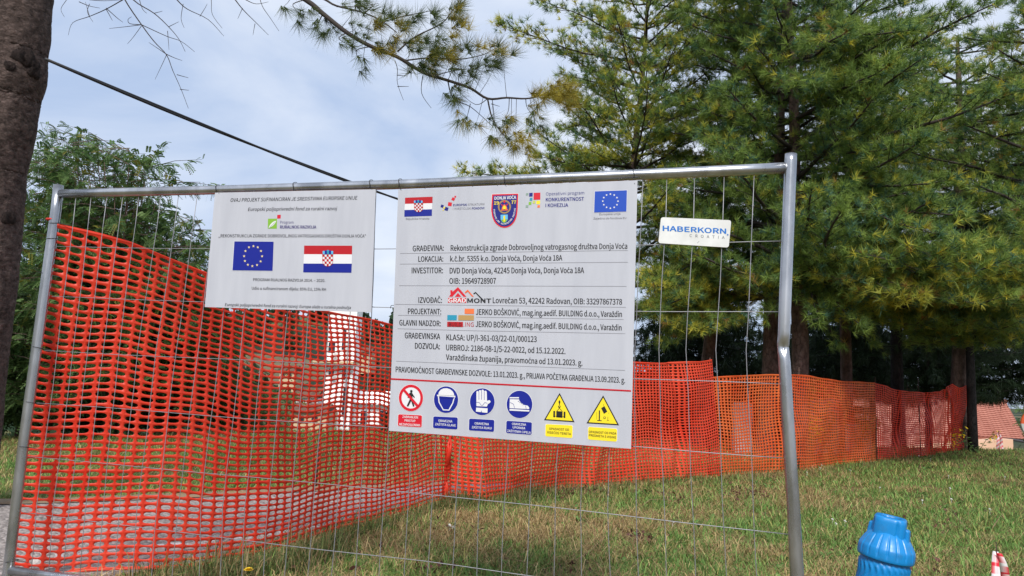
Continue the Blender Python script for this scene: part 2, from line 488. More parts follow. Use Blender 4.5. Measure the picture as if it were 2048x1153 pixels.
# ---- grass, blade by blade
def build_grass():
    N = 460000
    # sample inside the view wedge, denser near
    az = np.radians(rng.uniform(-39, 39, N)) - YAW
    r = 2.9 * np.exp(rng.uniform(0, 1, N) ** 1.0 * math.log(22.0 / 2.9))
    x = CAM[0] + r * np.sin(az); y = CAM[1] + r * np.cos(az)
    keep = ~inside_track(x, y)
    x, y, r = x[keep], y[keep], r[keep]
    # a second pass over the verges just beside the track
    z = ground_z(x, y)
    def fbm(s, o):
        v = np.zeros(len(x))
        f = 1.0
        for k in range(4):
            v += np.sin(x * s * f * 1.3 + o + 1.7 * np.sin(y * s * f * .9 + k)) * np.cos(y * s * f * 1.1 + o * 2 + 1.3 * np.sin(x * s * f + 2 * k)) / f
            f *= 2.1
        return v
    patch = 1.1 * fbm(1.1, .4) + .9 * fbm(4.3, 2.0)
    pxx, pyy, dd = to_px(np.stack([x, y, z], -1))
    green_bias = np.interp(pxx, [500, 900, 1300, 1700, 2048], [.15, -.05, -.05, .25, .45]) + np.where(r > 6, .15, 0)
    green = rng.uniform(0, 1, len(x)) < np.clip(.50 + .33 * patch + green_bias, .1, .95)
    bare = (fbm(2.3, 5.0) + .4 * fbm(7.0, 1.0) > 1.05) & (rng.uniform(0, 1, len(x)) < .82)
    keep = ~bare
    x, y, z, r, green = x[keep], y[keep], z[keep], r[keep], green[keep]
    n = len(x)
    L = np.where(green, rng.uniform(.025, .11, n), rng.uniform(.045, .16, n)) * (1 + .25 * rng.normal(size=n)).clip(.4, 1.7) * (.95 + .35 * np.sin(x * 9 + 2 * np.sin(y * 7)) * np.sin(y * 8 + 1.5 * np.sin(x * 11))).clip(.55, 1.4)
    lean = np.where(green, rng.uniform(.6, 1.75, n), rng.uniform(1.15, 1.8, n))
    a = rng.uniform(0, 2 * np.pi, n)
    w = rng.uniform(.0008, .0019, n) * (1 + .10 * r) * np.where(green, 1.25, 1)
    dx, dy = np.cos(a), np.sin(a)
    sx_, sy_ = -dy, dx
    p0 = np.stack([x, y, z - .004], 1)
    h1, o1 = L * .55 * np.cos(lean * .6), L * .55 * np.sin(lean * .6)
    h2, o2 = L * .5 * np.cos(lean * 1.25), L * .5 * np.sin(lean * 1.25)
    mid = p0 + np.stack([dx * o1, dy * o1, h1], 1)
    tip = mid + np.stack([dx * o2, dy * o2, np.maximum(h2, -h1 * .7)], 1)
    side = np.stack([sx_, sy_, np.zeros(n)], 1) * w[:, None]
    V = np.stack([p0 - side, p0 + side, mid + side * .8, mid - side * .8, tip], 1).reshape(-1, 3)
    b = np.arange(n)[:, None] * 5
    T = np.concatenate([b + [0, 1, 2], b + [0, 2, 3], b + [3, 2, 4]], 0)
    g1 = np.array([.09, .21, .045]); g2 = np.array([.25, .38, .10]); s1 = np.array([.60, .47, .23]); s2 = np.array([.30, .19, .09]); g3 = np.array([.36, .34, .11])
    u = rng.uniform(0, 1, (n, 1)); q = rng.uniform(0, 1, (n, 1))
    cg = g1 * (1 - u) + g2 * u; cg = np.where(q > .82, g3, cg)
    cs = s1 * (1 - u) + s2 * u
    c = np.where(green[:, None], cg, cs) * rng.uniform(.55, 1.4, (n, 1))
    tag(np_mesh('grass', V, T, MT['grassblade'], col=np.repeat(c, 5, 0)), kind='stuff')
build_grass()

# ---- broad-leaved weeds and clover
def build_weeds():
    Vs, Cs, Ts = [], [], []
    base = 0
    spots = []
    for i in range(1100):
        a = math.radians(rnd.uniform(-37, 37)) - YAW; r = 3.1 * math.exp(rnd.random() * math.log(5.2))
        x, y = CAM[0] + r * math.sin(a), CAM[1] + r * math.cos(a)
        if inside_track(np.array([x]), np.array([y]))[0]: continue
        px, py, d = to_px(np.array([x, y, .14]))
        if px < 1050 and rnd.random() < .45: continue
        spots.append((x, y, r))
    for (px, py) in ((905, 1012), (930, 1004), (1075, 990), (1060, 985), (1470, 975), (1500, 980), (1520, 1000), (1620, 1080), (1640, 1060), (1250, 1130), (1270, 1120), (700, 1120), (860, 1020), (1420, 1130), (1560, 1140)):
        p = ground_pt(px, py); spots.append((p[0], p[1], 4)); spots.append((p[0] + .06, p[1] + .03, 4))
    for x, y, r in spots:
        z = gz(x, y)
        nl = rnd.randint(5, 11); S = rnd.uniform(.03, .075)
        tone = rnd.uniform(0, 1)
        c0 = np.array([.075, .18, .045]) * (1 - tone) + np.array([.17, .28, .08]) * tone
        for k in range(nl):
            a = 2 * math.pi * (k + rnd.random() * .7) / nl; el = rnd.uniform(.25, 1.0)
            L = S * rnd.uniform(.7, 1.2); W = L * rnd.uniform(.10, .2)
            d = np.array([math.cos(a) * math.cos(el), math.sin(a) * math.cos(el), math.sin(el)])
            s = np.array([-math.sin(a), math.cos(a), 0])
            droop = np.array([0, 0, -L * .25])
            p = np.array([x, y, z])
            pts = [p, p + d * L * .4 + s * W, p + d * L * .45 - s * W, p + d * L * .75 + s * W * .8 + droop * .4, p + d * L * .75 - s * W * .8 + droop * .4, p + d * L + droop, p + d * L * .5 + droop * .05 + np.array([0, 0, -W * .3])]
            Vs += pts; c = c0 * rnd.uniform(.8, 1.25)
            Cs += [c] * 7
            Ts += [(base, base+1, base+6), (base, base+6, base+2), (base+1, base+3, base+6), (base+6, base+4, base+2), (base+3, base+5, base+6), (base+6, base+5, base+4)]
            base += 7
    tag(np_mesh('low_weeds', np.array(Vs), np.array(Ts), MT['grassblade'], col=np.array(Cs)), kind='stuff')
build_weeds()

# ================================================================== TREES
class Foliage:
    """needle tufts gathered as arrays, then written as one mesh"""
    def __init__(s): s.P, s.D, s.L, s.C = [], [], [], []
    def add(s, p, d, L, c): s.P.append(p); s.D.append(d); s.L.append(L); s.C.append(c)
    def build(s, name, parent, mat, needles=18, width=.004, spread=1.0, rootspread=.38):
        if not s.P: return None
        P = np.array(s.P); D = np.array(s.D); L = np.array(s.L); C = np.array(s.C)
        n = len(P); k = needles
        D /= np.linalg.norm(D, axis=1, keepdims=True) + 1e-9
        rv = rng.normal(size=(n, k, 3)); rv /= np.linalg.norm(rv, axis=2, keepdims=True)
        dirs = D[:, None] * (1.0 / spread) * .8 + rv * .75
        dirs[..., 2] -= .08
        dirs /= np.linalg.norm(dirs, axis=2, keepdims=True)
        ln = L[:, None] * rng.uniform(.7, 1.1, (n, k))
        root = P[:, None] - D[:, None] * (L[:, None, None] * rng.uniform(0, rootspread, (n, k, 1))) 
        tip = root + dirs * ln[..., None]
        side = np.cross(dirs, rng.normal(size=(n, k, 3))); side /= np.linalg.norm(side, axis=2, keepdims=True) + 1e-9
        side *= width / 2
        V = np.stack([root - side, root + side, tip], 2).reshape(-1, 3)
        T = np.arange(len(V)).reshape(-1, 3)
        col = np.repeat(C, k, 0) * rng.uniform(.75, 1.25, (n * k, 1))
        return tag(np_mesh(name, V, T, mat, parent, col=np.repeat(col, 3, 0)), kind='stuff')

def npv(*a): return np.array(a, float)
GREEN1, GREEN2, YEL, BLUEG, BROWN = npv(.095, .175, .045), npv(.30, .41, .09), npv(.64, .58, .075), npv(.08, .17, .10), npv(.33, .20, .055)
def needle_colour(yellow):
    u = rnd.random(); c = GREEN1 * (1 - u) + GREEN2 * u
    if rnd.random() < .2: c = BLUEG * 1.1
    if rnd.random() < yellow:
        t = rnd.uniform(.3, 1); c = c * (1 - t) + YEL * t
    elif rnd.random() < yellow * .15:
        c = BROWN
    return c

def limb_points(p, q, sag=.0, n=9, wob=.03):
    p, q = np.array(p, float), np.array(q, float); L = np.linalg.norm(q - p); out = []
    ph = rnd.random() * 6
    for i in range(n):
        t = i / (n - 1); x = p + (q - p) * t
        x = x + npv(0, 0, -sag * L * 4 * t * (1 - t)) + npv(math.sin(ph + t * 7), math.cos(ph * 2 + t * 6), math.sin(ph * 3 + t * 8)) * wob * L * t * (1 - t) * 2
        out.append(x)
    return out

def dress_limb(pts, fol, tw, yellow=.15, t0=.25, sec_step=.22, sec_len=.38, tuft=.10, dens=1.0, up=.35, seclift=.15, droop=0.0, minlen=.18):
    pts = np.array(pts); seg = np.linalg.norm(np.diff(pts, axis=0), axis=1); s = np.concatenate([[0], np.cumsum(seg)]); L = s[-1]
    side = 1
    def P(d): return np.array([np.interp(d, s, pts[:, k]) for k in range(3)])
    d = L * t0
    ylimb = yellow * rnd.uniform(.4, 1.8)
    while d < L:
        p = P(d); t = P(min(d + .1, L)) - P(max(d - .1, 0)); t /= np.linalg.norm(t) + 1e-9
        h = np.cross(t, npv(0, 0, 1)); h /= np.linalg.norm(h) + 1e-9
        l2 = max(minlen, sec_len * (L - d * .75) * rnd.uniform(.6, 1.1)); l2 = min(l2, 1.3)
        ang = rnd.uniform(.55, 1.0)
        dr = t * math.cos(ang) + h * side * math.sin(ang) + npv(0, 0, seclift + rnd.uniform(-.15, .2) - droop)
        dr /= np.linalg.norm(dr)
        q = p + dr * l2 + npv(0, 0, l2 * .08 - droop * l2 * .5)
        tw.append((p, p * .5 + q * .5 + npv(0, 0, -.02 * l2), q, .006 + .006 * l2))
        nt = max(3, int(l2 / .052 * dens))
        yy = ylimb * rnd.uniform(.3, 1.7)
        for k in range(nt):
            u = 1 - (k / nt) ** 1.1 * .8
            off = npv(*rng.normal(size=3)) * .055 * (1 + l2 * .6)
            off[2] *= .6
            fol.add(p + (q - p) * u + off, dr * .8 + npv(0, 0, up) + npv(*rng.normal(size=3)) * .35, tuft * rnd.uniform(.8, 1.2), needle_colour(yy))
        side = -side
        d += sec_step * .75 * rnd.uniform(.5, 1.1)
    fol.add(pts[-1], pts[-1] - pts[-2], tuft * 1.2, needle_colour(ylimb))
    for _ in range(int(5 * dens)):
        fol.add(pts[-1] + npv(*rng.normal(size=3)) * .06, pts[-1] - pts[-2] + npv(0, 0, .3 * np.linalg.norm(pts[-1] - pts[-2])), tuft, needle_colour(ylimb))

def twigs_mesh(tw, name, mat, parent, n=3):
    m = MB()
    for a, b, c, r in tw:
        m.tube([a, b, c], [r, r * .75, r * .3], n, cap=False)
    return m.build(name, mat, parent) if tw else None

def trunk_axis(x1, y1, x2, y2, d, zbase=None, htop=9.0):
    a, b = at(x1, y1, d), at(x2, y2, d)
    if a[2] > b[2]: a, b = b, a
    u = (b - a) / (b[2] - a[2])
    g = gz(a[0] + u[0] * (-1), a[1])
    base = a + u * (g - a[2]); base[2] = gz(base[0], base[1]) - .15
    top = a + u * (htop - a[2])
    return base, top

def pine(label, base, top, r0, name='pine_tree', whorls=(), explicit=(), mat='bark_far', needles=20, width=.0085, yellow=.15, tuft=.11, group=None, seed=1, dens=1.0, dead=(), az_skip=None, sag=.03, rtop=.25):
    global rnd, rng
    rnd = random.Random(seed); rng = np.random.default_rng(seed)
    base = np.array(base, float); top = np.array(top, float)
    t = thing(name, tuple(base + npv(0, 0, .15)), label, 'tree', group)
    H = top[2] - base[2]
    ax = lambda z: base + (top - base) * ((z - base[2]) / H)
    rad = lambda z: r0 * ((1 - rtop * 0) * (1 - (z - base[2]) / H) ** .8 * .85 + .15) + (0.35 * r0 * max(0, 1 - (z - base[2]) / .5) ** 2)
    m = MB(); zs = np.concatenate([np.linspace(base[2], base[2] + .6, 5)[:-1], np.linspace(base[2] + .6, top[2], 18)])
    pts = []
    for z in zs:
        p = ax(z); w_ = .02 * math.sin(z * 1.7 + seed); pts.append(p + npv(w_, -w_, 0))
    m.tube(pts, [rad(z) for z in zs], 14, jitter=lambda i, a: 1 + .05 * math.sin(3 * a + i) + .03 * math.sin(7 * a + 2 * i))
    m.build('trunk', MT[mat], t, True)
    fol = Foliage(); tw = []
    limbs = []
    for (z0, z1, step, per, Lb, Lt, el) in whorls:
        z = z0
        while z < z1:
            u = (z - z0) / max(z1 - z0, .01); Lz = Lb * (1 - u) + Lt * u
            a0 = rnd.random() * 6.28
            for k in range(per):
                a = a0 + 6.283 * k / per + rnd.uniform(-.35, .35)
                L = Lz * rnd.uniform(.7, 1.15); e = el + rnd.uniform(-.12, .12)
                p = ax(z + rnd.uniform(-.08, .08))
                q = p + npv(math.cos(a) * math.cos(e), math.sin(a) * math.cos(e), math.sin(e)) * L
                if az_skip and az_skip(p, q): continue
                limbs.append((p, q, rad(z) * .33 + .008, sag, 1))
            z += step * rnd.uniform(.8, 1.2)
    for e in explicit:
        limbs.append(e)
    for (p, q, r, sg, f) in limbs:
        L = np.linalg.norm(np.array(q) - np.array(p))
        pts = limb_points(p, q, sg, 8)
        MB().tube(pts, np.linspace(r, max(.005, r * .22), 8), 6).build('limb', MT['bark_dark'] if mat == 'bark_dark' else MT['twig'], t, True)
        if f: dress_limb(pts, fol, tw, yellow * (f if f != 1 else 1), tuft=tuft, dens=dens, t0=.22)
    for (p, q, r) in dead:
        pts = limb_points(p, q, .02, 6)
        MB().tube(pts, np.linspace(r, .004, 6), 5).build('limb', MT['twig'], t)
        for _ in range(7):
            i = rnd.randint(1, 5); d = npv(*rng.normal(size=3)) * .25; d[2] *= .5
            tw.append((pts[i], pts[i] + d * .5, pts[i] + d, .005))
    twigs_mesh(tw, 'twigs', MT['twig'], t)
    if tw: t.children[-1]['kind'] = 'stuff'
    o = fol.build('needles', t, MT['needle'], needles, width)
    return t, len(fol.P)
# ---- the near pine whose trunk fills the left edge
def near_pine():
    global rnd, rng
    rnd = random.Random(5); rng = np.random.default_rng(5)
    D = 5.0
    edge = [(-300, 132), (0, 109), (60, 106), (100, 100), (150, 99), (180, 86), (250, 77), (333, 58), (437, 49), (570, 38), (664, 26), (768, 13), (872, 5), (1060, -22), (1100, -24)]
    slope = .1185
    R0 = .25
    t = thing('pine_tree', tuple(ground_pt(-70, 1080)), 'near pine trunk with dark knots and a long needled bough, cropped at the left edge', 'tree')
    pts, rads = [], []
    zs = [1.19 + z for z in np.linspace(-1.25, 8.5, 90)]
    # axis chosen so that the right edge follows the photographed outline
    ys = np.array([e[0] for e in edge], float); xs = np.array([e[1] for e in edge], float)
    for y in np.linspace(1110, -250, 110):
        e = np.interp(y, ys, xs)
        r = R0
        c = at(e, y, D) - R[:, 0] * r * 1.215
        pts.append(c); rads.append(r)
    top = pts[-1]
    ax = (pts[-1] - pts[30]); ax /= ax[2]
    for k in range(1, 12):
        pts.append(top + ax * k * .6); rads.append(rads[109] * (1 - k * .055))
    fine, fr = [], []
    for i in range(len(pts) - 1):
        st = 4 if i < 109 else 6
        for k in range(st):
            u = k / st; fine.append(pts[i] * (1 - u) + pts[i + 1] * u); fr.append(rads[i] * (1 - u) + rads[i + 1] * u)
    m = MB()
    def jit(i, a):
        h = fine[i][2]; v = Vector((math.cos(a) * 1.0, math.sin(a) * 1.0, h * 2.2))
        g_ = mnoise(v * 3.2) * .020 + mnoise(Vector((v.x * 9, v.y * 9, v.z * 5))) * .014
        crack_ = abs(mnoise(Vector((v.x * 6, v.y * 6, h * 26)))); crack_ = -.016 * max(0, 1 - crack_ * 7)
        plate = abs(mnoise(Vector((v.x * 15 + 4, v.y * 15, h * 12)))); plate = -.014 * max(0, 1 - plate * 6)
        return 1 + g_ + crack_ + plate
    m.tube(fine, fr, 120, jitter=jit)
    m.build('trunk', MT['bark'], t, True)
    # knots: scarred collars where boughs were shed
    for (kx, ky, s) in ((24, 117, .05), (74, 120, .058), (99, 148, .04), (35, 436, .045), (95, 128, .035), (58, 140, .03)):
        r_ = rads[min(109, max(0, int((1110 - ky) / 1360 * 109)))]
        k = min(109, max(0, int((1110 - ky) / 1360 * 109)))
        p = at(kx, ky, D)
        c = pts[k]; v = p - c; along = float(np.dot(v, R[:, 0])); along = max(-r_ * .99, min(r_ * .97, along))
        nn = R[:, 0] * along - R[:, 1] * math.sqrt(max(0, r_ ** 2 - along ** 2)); p = c + nn; nn /= np.linalg.norm(nn)
        p = p + npv(0, 0, 0)
        mb = MB()
        mb.tube([p - nn * .03, p - nn * .002, p + nn * .008, p + nn * .002, p - nn * .014], [s * 1.45, s * 1.15, s * .8, s * .5, s * .12], 16, jitter=lambda i, a: 1 + .16 * math.sin(3 * a + i * 2 + kx) + .12 * rnd.uniform(-1, 1))
        mb.build('knot', MT['knot'], t, True)
    Zz = lambda L: [(500 + x / 2.883, y / 2.883) for x, y in L]
    d = 4.8
    fol = Foliage(); tw = []
    def poly(pp, r0, r1, dd=None, name='branch'):
        n_ = len(pp); P = [at(x, y, (dd[i] if dd else d)) for i, (x, y) in enumerate(pp)]
        # smooth the polyline
        Q = []
        for i in range(n_ - 1):
            a = P[max(i - 1, 0)]; b = P[i]; c = P[i + 1]; e = P[min(i + 2, n_ - 1)]
            for k in range(4):
                u = k / 4
                Q.append(.5 * ((2 * b) + (-a + c) * u + (2 * a - 5 * b + 4 * c - e) * u * u + (-a + 3 * b - 3 * c + e) * u ** 3))
        Q.append(P[-1])
        return Q, np.linspace(r0, r1, len(Q))
    main = Zz([(-300, -420), (0, -190), (320, 0), (420, 80), (560, 190), (700, 270), (850, 330), (1000, 420), (1140, 465), (1270, 510), (1370, 570), (1480, 565), (1590, 570), (1680, 550), (1780, 490)])
    Q, r = poly(main, .019, .0035)
    hub = np.array(pts[112])
    Q = [hub, hub * .5 + Q[0] * .5 + npv(0, 0, -.1)] + Q; r = np.concatenate([[.04, .033], r])
    MB().tube(Q, r, 8).build('limb', MT['twig'], t, True)
    mainQ = Q
    subs = [([(1370, 570), (1400, 690), (1470, 790), (1560, 860)], .006), ([(1140, 465), (1170, 560), (1270, 600), (1390, 700)], .0045),
            ([(300, -60), (430, 0), (500, 40), (650, 80), (760, 130), (850, 200)], .009), ([(850, 300), (950, 220), (1100, 150), (1160, 90), (1220, 10)], .006),
            ([(900, 350), (1050, 335), (1200, 345), (1340, 320), (1420, 280)], .0055), ([(700, 270), (620, 300), (640, 370)], .004), ([(1050, 440), (1180, 400), (1300, 380)], .004),
            ([(420, 80), (380, 150), (400, 200)], .004), ([(320, 0), (260, 40), (290, 90)], .004), ([(560, 190), (520, 230), (560, 270)], .004),
            ([(1590, 570), (1600, 620), (1660, 700)], .003), ([(1270, 600), (1240, 680)], .003), ([(1370, 570), (1300, 600), (1200, 520)], .003),
            ([(760, 130), (840, 110), (930, 90), (1050, 70)], .005), ([(650, 80), (700, 10), (640, -20)], .004), ([(1180, 400), (1250, 430)], .003), ([(500, 40), (640, 60), (760, 60)], .004)]
    for pp, r0 in subs:
        Q, r = poly(Zz(pp), r0, r0 * .35, [d + rnd.uniform(-.06, .06)] * len(pp) if False else None)
        off = rnd.uniform(-.15, .15)
        Q = [q + R[:, 1] * off * (i / len(Q)) for i, q in enumerate(Q)]
        MB().tube(Q, r, 5).build('branch', MT['twig'], t, True)
    for pp in ([(835, 350), (850, 400), (850, 480), (885, 580)], [(995, 440), (990, 540), (1045, 625)], [(850, 435), (905, 440)], [(850, 500), (915, 500)], [(1495, 568), (1490, 640), (1470, 680)], [(1390, 600), (1440, 615)]):
        Q, r = poly(Zz(pp), .0028, .0012)
        MB().tube(Q, r, 4).build('bare_twig', MT['twig'], t)
    dens = [(290, 80, 3, 0), (300, 130, 2, 0), (230, 60, 2, 0), (350, 60, 2, 0), (400, 190, 4, 0), (450, 170, 2, 0), (400, 110, 3, 0), (560, 250, 4, 0), (530, 200, 2, 0), (640, 370, 4, 0), (640, 20, 5, 0), (590, 30, 3, .1), (690, 60, 3, 0), (620, 150, 2, .2), (660, 200, 3, .1),
            (720, 160, 4, .7), (740, 150, 3, .8), (820, 130, 5, .2), (780, 90, 4, 0), (900, 100, 4, 0), (950, 100, 3, 0), (1050, 80, 4, 0), (1080, 130, 3, .2), (1180, 50, 4, .1), (1210, 20, 3, 0), (1160, 110, 4, .3), (1210, 140, 4, .9), (1170, 190, 4, 1), (1240, 150, 3, .7),
            (720, 290, 4, .4), (760, 280, 5, .8), (800, 290, 3, .7), (840, 240, 4, .5), (880, 200, 4, .2), (900, 160, 4, .3), (940, 240, 5, .7), (960, 280, 5, .3), (1010, 230, 4, .2), (1050, 300, 6, .2), (1100, 290, 5, .5), (1140, 320, 6, .9), (1180, 340, 4, .9), (1000, 370, 6, .1), (1050, 370, 6, .2), (1040, 410, 5, .1), (960, 390, 4, .1),
            (1090, 240, 4, .1), (1200, 290, 4, 0), (1280, 270, 4, 0), (1330, 260, 3, .3), (1320, 400, 4, 0), (1290, 380, 3, 0), (1380, 350, 4, 0), (1420, 380, 3, 0), (1400, 270, 3, .5), (1470, 300, 5, .7), (1440, 310, 3, .5), (1240, 430, 4, 0), (1190, 420, 3, 0),
            (1150, 560, 4, .2), (1190, 590, 3, .3), (1210, 510, 3, .5), (1240, 690, 5, .2), (1310, 730, 3, .3), (1420, 700, 3, .2), (1400, 790, 5, .3), (1450, 740, 4, .4), (1490, 700, 4, .5), (1560, 780, 5, .7), (1530, 840, 5, .9), (1590, 860, 5, .9), (1470, 820, 4, .4),
            (1620, 630, 4, .7), (1660, 700, 4, .5), (1680, 740, 2, .4), (1690, 550, 5, 1), (1740, 530, 6, 1), (1790, 500, 7, 1), (1830, 560, 7, 1), (1850, 610, 4, 1), (1860, 500, 5, 1), (1780, 570, 5, .9), (1650, 550, 4, 1)]
    mq = np.array(mainQ)
    for x, y, n_, yl in dens:
        for k in range(max(2, int(n_ * 1.1))):
            px, py = 500 + (x + rnd.gauss(0, 22)) / 2.883, (y + rnd.gauss(0, 18)) / 2.883
            p = at(px, py, d + rnd.uniform(-.28, .28))
            i = int(np.argmin(np.linalg.norm(mq - p, axis=1)))
            dr = p - mq[max(0, i - 3)]; dr = dr / (np.linalg.norm(dr) + 1e-6) + (mq[min(len(mq) - 1, i + 2)] - mq[i - 1]) * 1.5 + npv(*rng.normal(size=3)) * .45
            u = rnd.random()
            c = (npv(.045, .075, .025) * (1 - u) + npv(.12, .16, .04) * u)
            if rnd.random() < yl: c = npv(.38, .31, .04) * rnd.uniform(.5, 1.1)
            fol.add(p, dr, rnd.uniform(.10, .14), c)
            j = mq[i] if np.linalg.norm(mq[i] - p) < .28 else None
            if k == 0 and j is not None:
                tw.append((j, j * .5 + p * .5 + npv(0, 0, -.015), p, .0022))
    fol.build('needles', t, MT['needle'], 42, .0027, spread=1.0, rootspread=.18)
    # bare dead branches at the top left
    Z0 = lambda L: [(x / 2.402, y / 2.402) for x, y in L]
    dead = [[(540, -130), (600, 0), (680, 120), (740, 200), (800, 265), (830, 340), (870, 430), (905, 522)], [(590, 0), (510, 45), (430, 80), (350, 110), (328, 170)], [(680, 120), (600, 130), (525, 138)],
            [(680, 125), (640, 180), (612, 212)], [(680, 120), (800, 175), (870, 200), (935, 250)], [(560, -110), (640, 0), (740, 65), (810, 130), (860, 190), (890, 250)], [(800, 265), (770, 330), (745, 382)],
            [(800, 262), (760, 235), (715, 205)], [(800, 262), (840, 280), (875, 292)], [(780, -80), (850, 0), (900, 45), (1000, 95), (1075, 175)], [(1000, -120), (1015, 0), (1020, 70), (1068, 138)], [(880, 20), (870, 90), (885, 135)],
            [(510, 45), (540, 100)], [(510, 40), (560, 85), (590, 108)], [(430, 80), (410, 10)], [(430, 0), (500, 5), (590, 0)], [(360, -60), (320, 0), (293, 45), (310, 83)], [(1080, -70), (1130, 0), (1170, 50), (1230, 110), (1290, 170)],
            [(1165, 40), (1142, 92)], [(1225, 115), (1215, 170)], [(670, 0), (685, 45), (705, 65)], [(850, 360), (905, 375)], [(865, 430), (908, 435)], [(810, 130), (860, 105)], [(740, 65), (780, 55)], [(805, 150), (812, 240)],
            [(680, 120), (625, 115), (615, 95), (632, 82)], [(430, 20), (420, 60), (447, 107)], [(380, 10), (430, 30), (480, 40)], [(960, 80), (985, 40), (995, 20)], [(1240, -40), (1260, 30), (1300, 90), (1340, 150)], [(1180, 0), (1230, 20), (1290, 10)]]
    dd = 4.6
    for pp in dead:
        Q, r = poly(Z0(pp), .0042 if len(pp) > 4 else .0026, .0011, [dd] * len(pp))
        MB().tube(Q, r, 4, cap=False).build('bare_twig', MT['twig'], t)
    hub2 = np.array(pts[111])
    for (ex, ey) in ((540, -130), (560, -110), (780, -80), (1000, -120), (1080, -70), (360, -60), (1240, -40)):
        e = at(ex / 2.402, ey / 2.402, dd)
        MB().tube(limb_points(hub2, e, -.02, 6), np.linspace(.014, .004, 6), 5).build('limb', MT['twig'], t)
    # twigs under the foliage
    twigs_mesh(tw, 'twigs', MT['twig'], t)
    t.children[-1]['kind'] = 'stuff'
    return t, pts, rads
near_t, near_pts, near_rads = near_pine()

# ---- pines and spruces on the right
G = 'pines along the netting'
def ex(x0, y0, d0, x1, y1, d1, r=.03, sag=.02, f=1):
    return (at(x0, y0, d0), at(x1, y1, d1), r, sag, f)
ntuft = {}
# slim pine whose stem rises behind the big board
b, tp = trunk_axis(1262, 400, 1294, 30, 14, htop=9.6)
_, ntuft['A'] = pine('slim yellowing pine whose thin stem rises behind the big board', b, tp, .10, 'pine_tree',
     whorls=[(4.9, 9.6, .42, 6, 2.2, 1.1, .42), (2.6, 4.8, .5, 5, 2.3, 2.0, .15)],
     explicit=[ex(1277, 173, 14, 1128, 150, 13.4, .02), ex(1283, 130, 14, 1000, 50, 13.0, .024), ex(1269, 281, 14, 1150, 190, 13.2, .02), ex(1288, 170, 14, 1450, 20, 13, .022, .02, 4),
               ex(1284, 295, 14, 1450, 228, 13, .022, .03, 4), ex(1262, 335, 14, 1070, 312, 12.8, .022), ex(1262, 350, 14, 925, 345, 13.4, .024), ex(1290, 80, 14, 1080, 0, 13.2, .02),
               ex(1275, 210, 14, 1120, 260, 13.6, .02), ex(1270, 250, 14, 1380, 190, 14.4, .02), ex(1283, 120, 14, 1370, 60, 14.5, .018, .02, 3), ex(1262, 330, 14, 1180, 300, 12.8, .02, .02, 2)],
     yellow=.3, tuft=.135, seed=21, dens=1.35, group=G, az_skip=lambda p, q: to_px(q)[0] < 1010)
# pine with a leaning stem
b, tp = trunk_axis(1412, 740, 1480, 60, 14.2, htop=9.6)
_, ntuft['B'] = pine('pine with a leaning bare stem seen between the small plate and the bent post', b, tp, .135, 'pine_tree',
     whorls=[(3.0, 9.8, .5, 5, 2.1, 1.2, .22)],
     explicit=[ex(1430, 560, 14.2, 1290, 545, 12.4, .03, .03, 3), ex(1435, 520, 14.2, 1330, 500, 12.5, .03), ex(1420, 600, 14.2, 1310, 600, 12.6, .03, .05, 2), ex(1425, 590, 14.2, 1480, 618, 12.4, .03, .04, 2),
               ex(1440, 450, 14.2, 1400, 430, 12.2, .03), ex(1430, 560, 14.2, 1365, 590, 12, .03, .03, 3), ex(1425, 590, 14.2, 1300, 625, 11.8, .03, .03, 1.6), ex(1425, 600, 14.2, 1350, 650, 11.8, .03, .05, 1.6), ex(1425, 600, 14.2, 1400, 660, 11.6, .03, .05, 1.3), ex(1425, 610, 14.2, 1330, 690, 12.2, .03, .05, .6), ex(1425, 600, 14.2, 1460, 640, 11.6, .03, .05, 1.6), ex(1430, 560, 14.2, 1500, 570, 11.6, .03, .03, 1.2), ex(1440, 500, 14.2, 1480, 470, 11.6, .03, .03, 1), ex(1430, 560, 14.2, 1290, 570, 11.6, .03, .03, 1.6), ex(1460, 300, 14.2, 1330, 340, 13, .03), ex(1475, 130, 14.2, 1600, 240, 13.5, .03, -.02, .5)],
     yellow=.18, tuft=.135, seed=22, dens=1.45, group=G)
# big pine right of the post
b, tp = trunk_axis(1598, 720, 1587, 280, 12.2, htop=9.0)
_, ntuft['C'] = pine('broad dark green pine with long boughs just right of the bent post', b, tp, .155, 'pine_tree',
     whorls=[(3.0, 9.2, .45, 6, 2.6, 1.8, .2)],
     explicit=[ex(1597, 318, 12.2, 2048, 178, 10.4, .045, .03), ex(1593, 381, 12.2, 1900, 360, 10.6, .035, .02), ex(1593, 388, 12.2, 1930, 432, 10.4, .035, .03), ex(1590, 180, 12.2, 1998, 4, 10.6, .04, .03),
               ex(1597, 318, 12.2, 1850, 280, 10.0, .03), ex(1595, 220, 12.2, 1780, 130, 9.8, .03), ex(1595, 120, 12.2, 1700, 60, 9.8, .03), ex(1593, 150, 12.2, 1620, 170, 10.2, .03), ex(1590, 60, 12.2, 1830, 60, 10.0, .03),
               ex(1595, 450, 12.2, 1760, 480, 10.2, .03, .03, 1.5), ex(1595, 420, 12.2, 1680, 520, 10.6, .03), ex(1597, 380, 12.2, 1880, 470, 9.8, .03, .0, 1.5), ex(1597, 500, 12.2, 1640, 640, 10.8, .03, .04, 1), ex(1597, 500, 12.2, 1720, 650, 10.8, .03, .04, 1), ex(1597, 480, 12.2, 1560, 560, 10.8, .03, .04, 1), ex(1597, 520, 12.2, 1680, 690, 11.4, .03, .05, 1.5), ex(1597, 520, 12.2, 1750, 690, 11.6, .03, .05, 1), ex(1597, 520, 12.2, 1530, 640, 11.4, .03, .05, 1)],
     yellow=.06, tuft=.145, seed=23, dens=1.45, group=G)
b, tp = trunk_axis(1537, 740, 1545, 560, 12.8, htop=8.6)
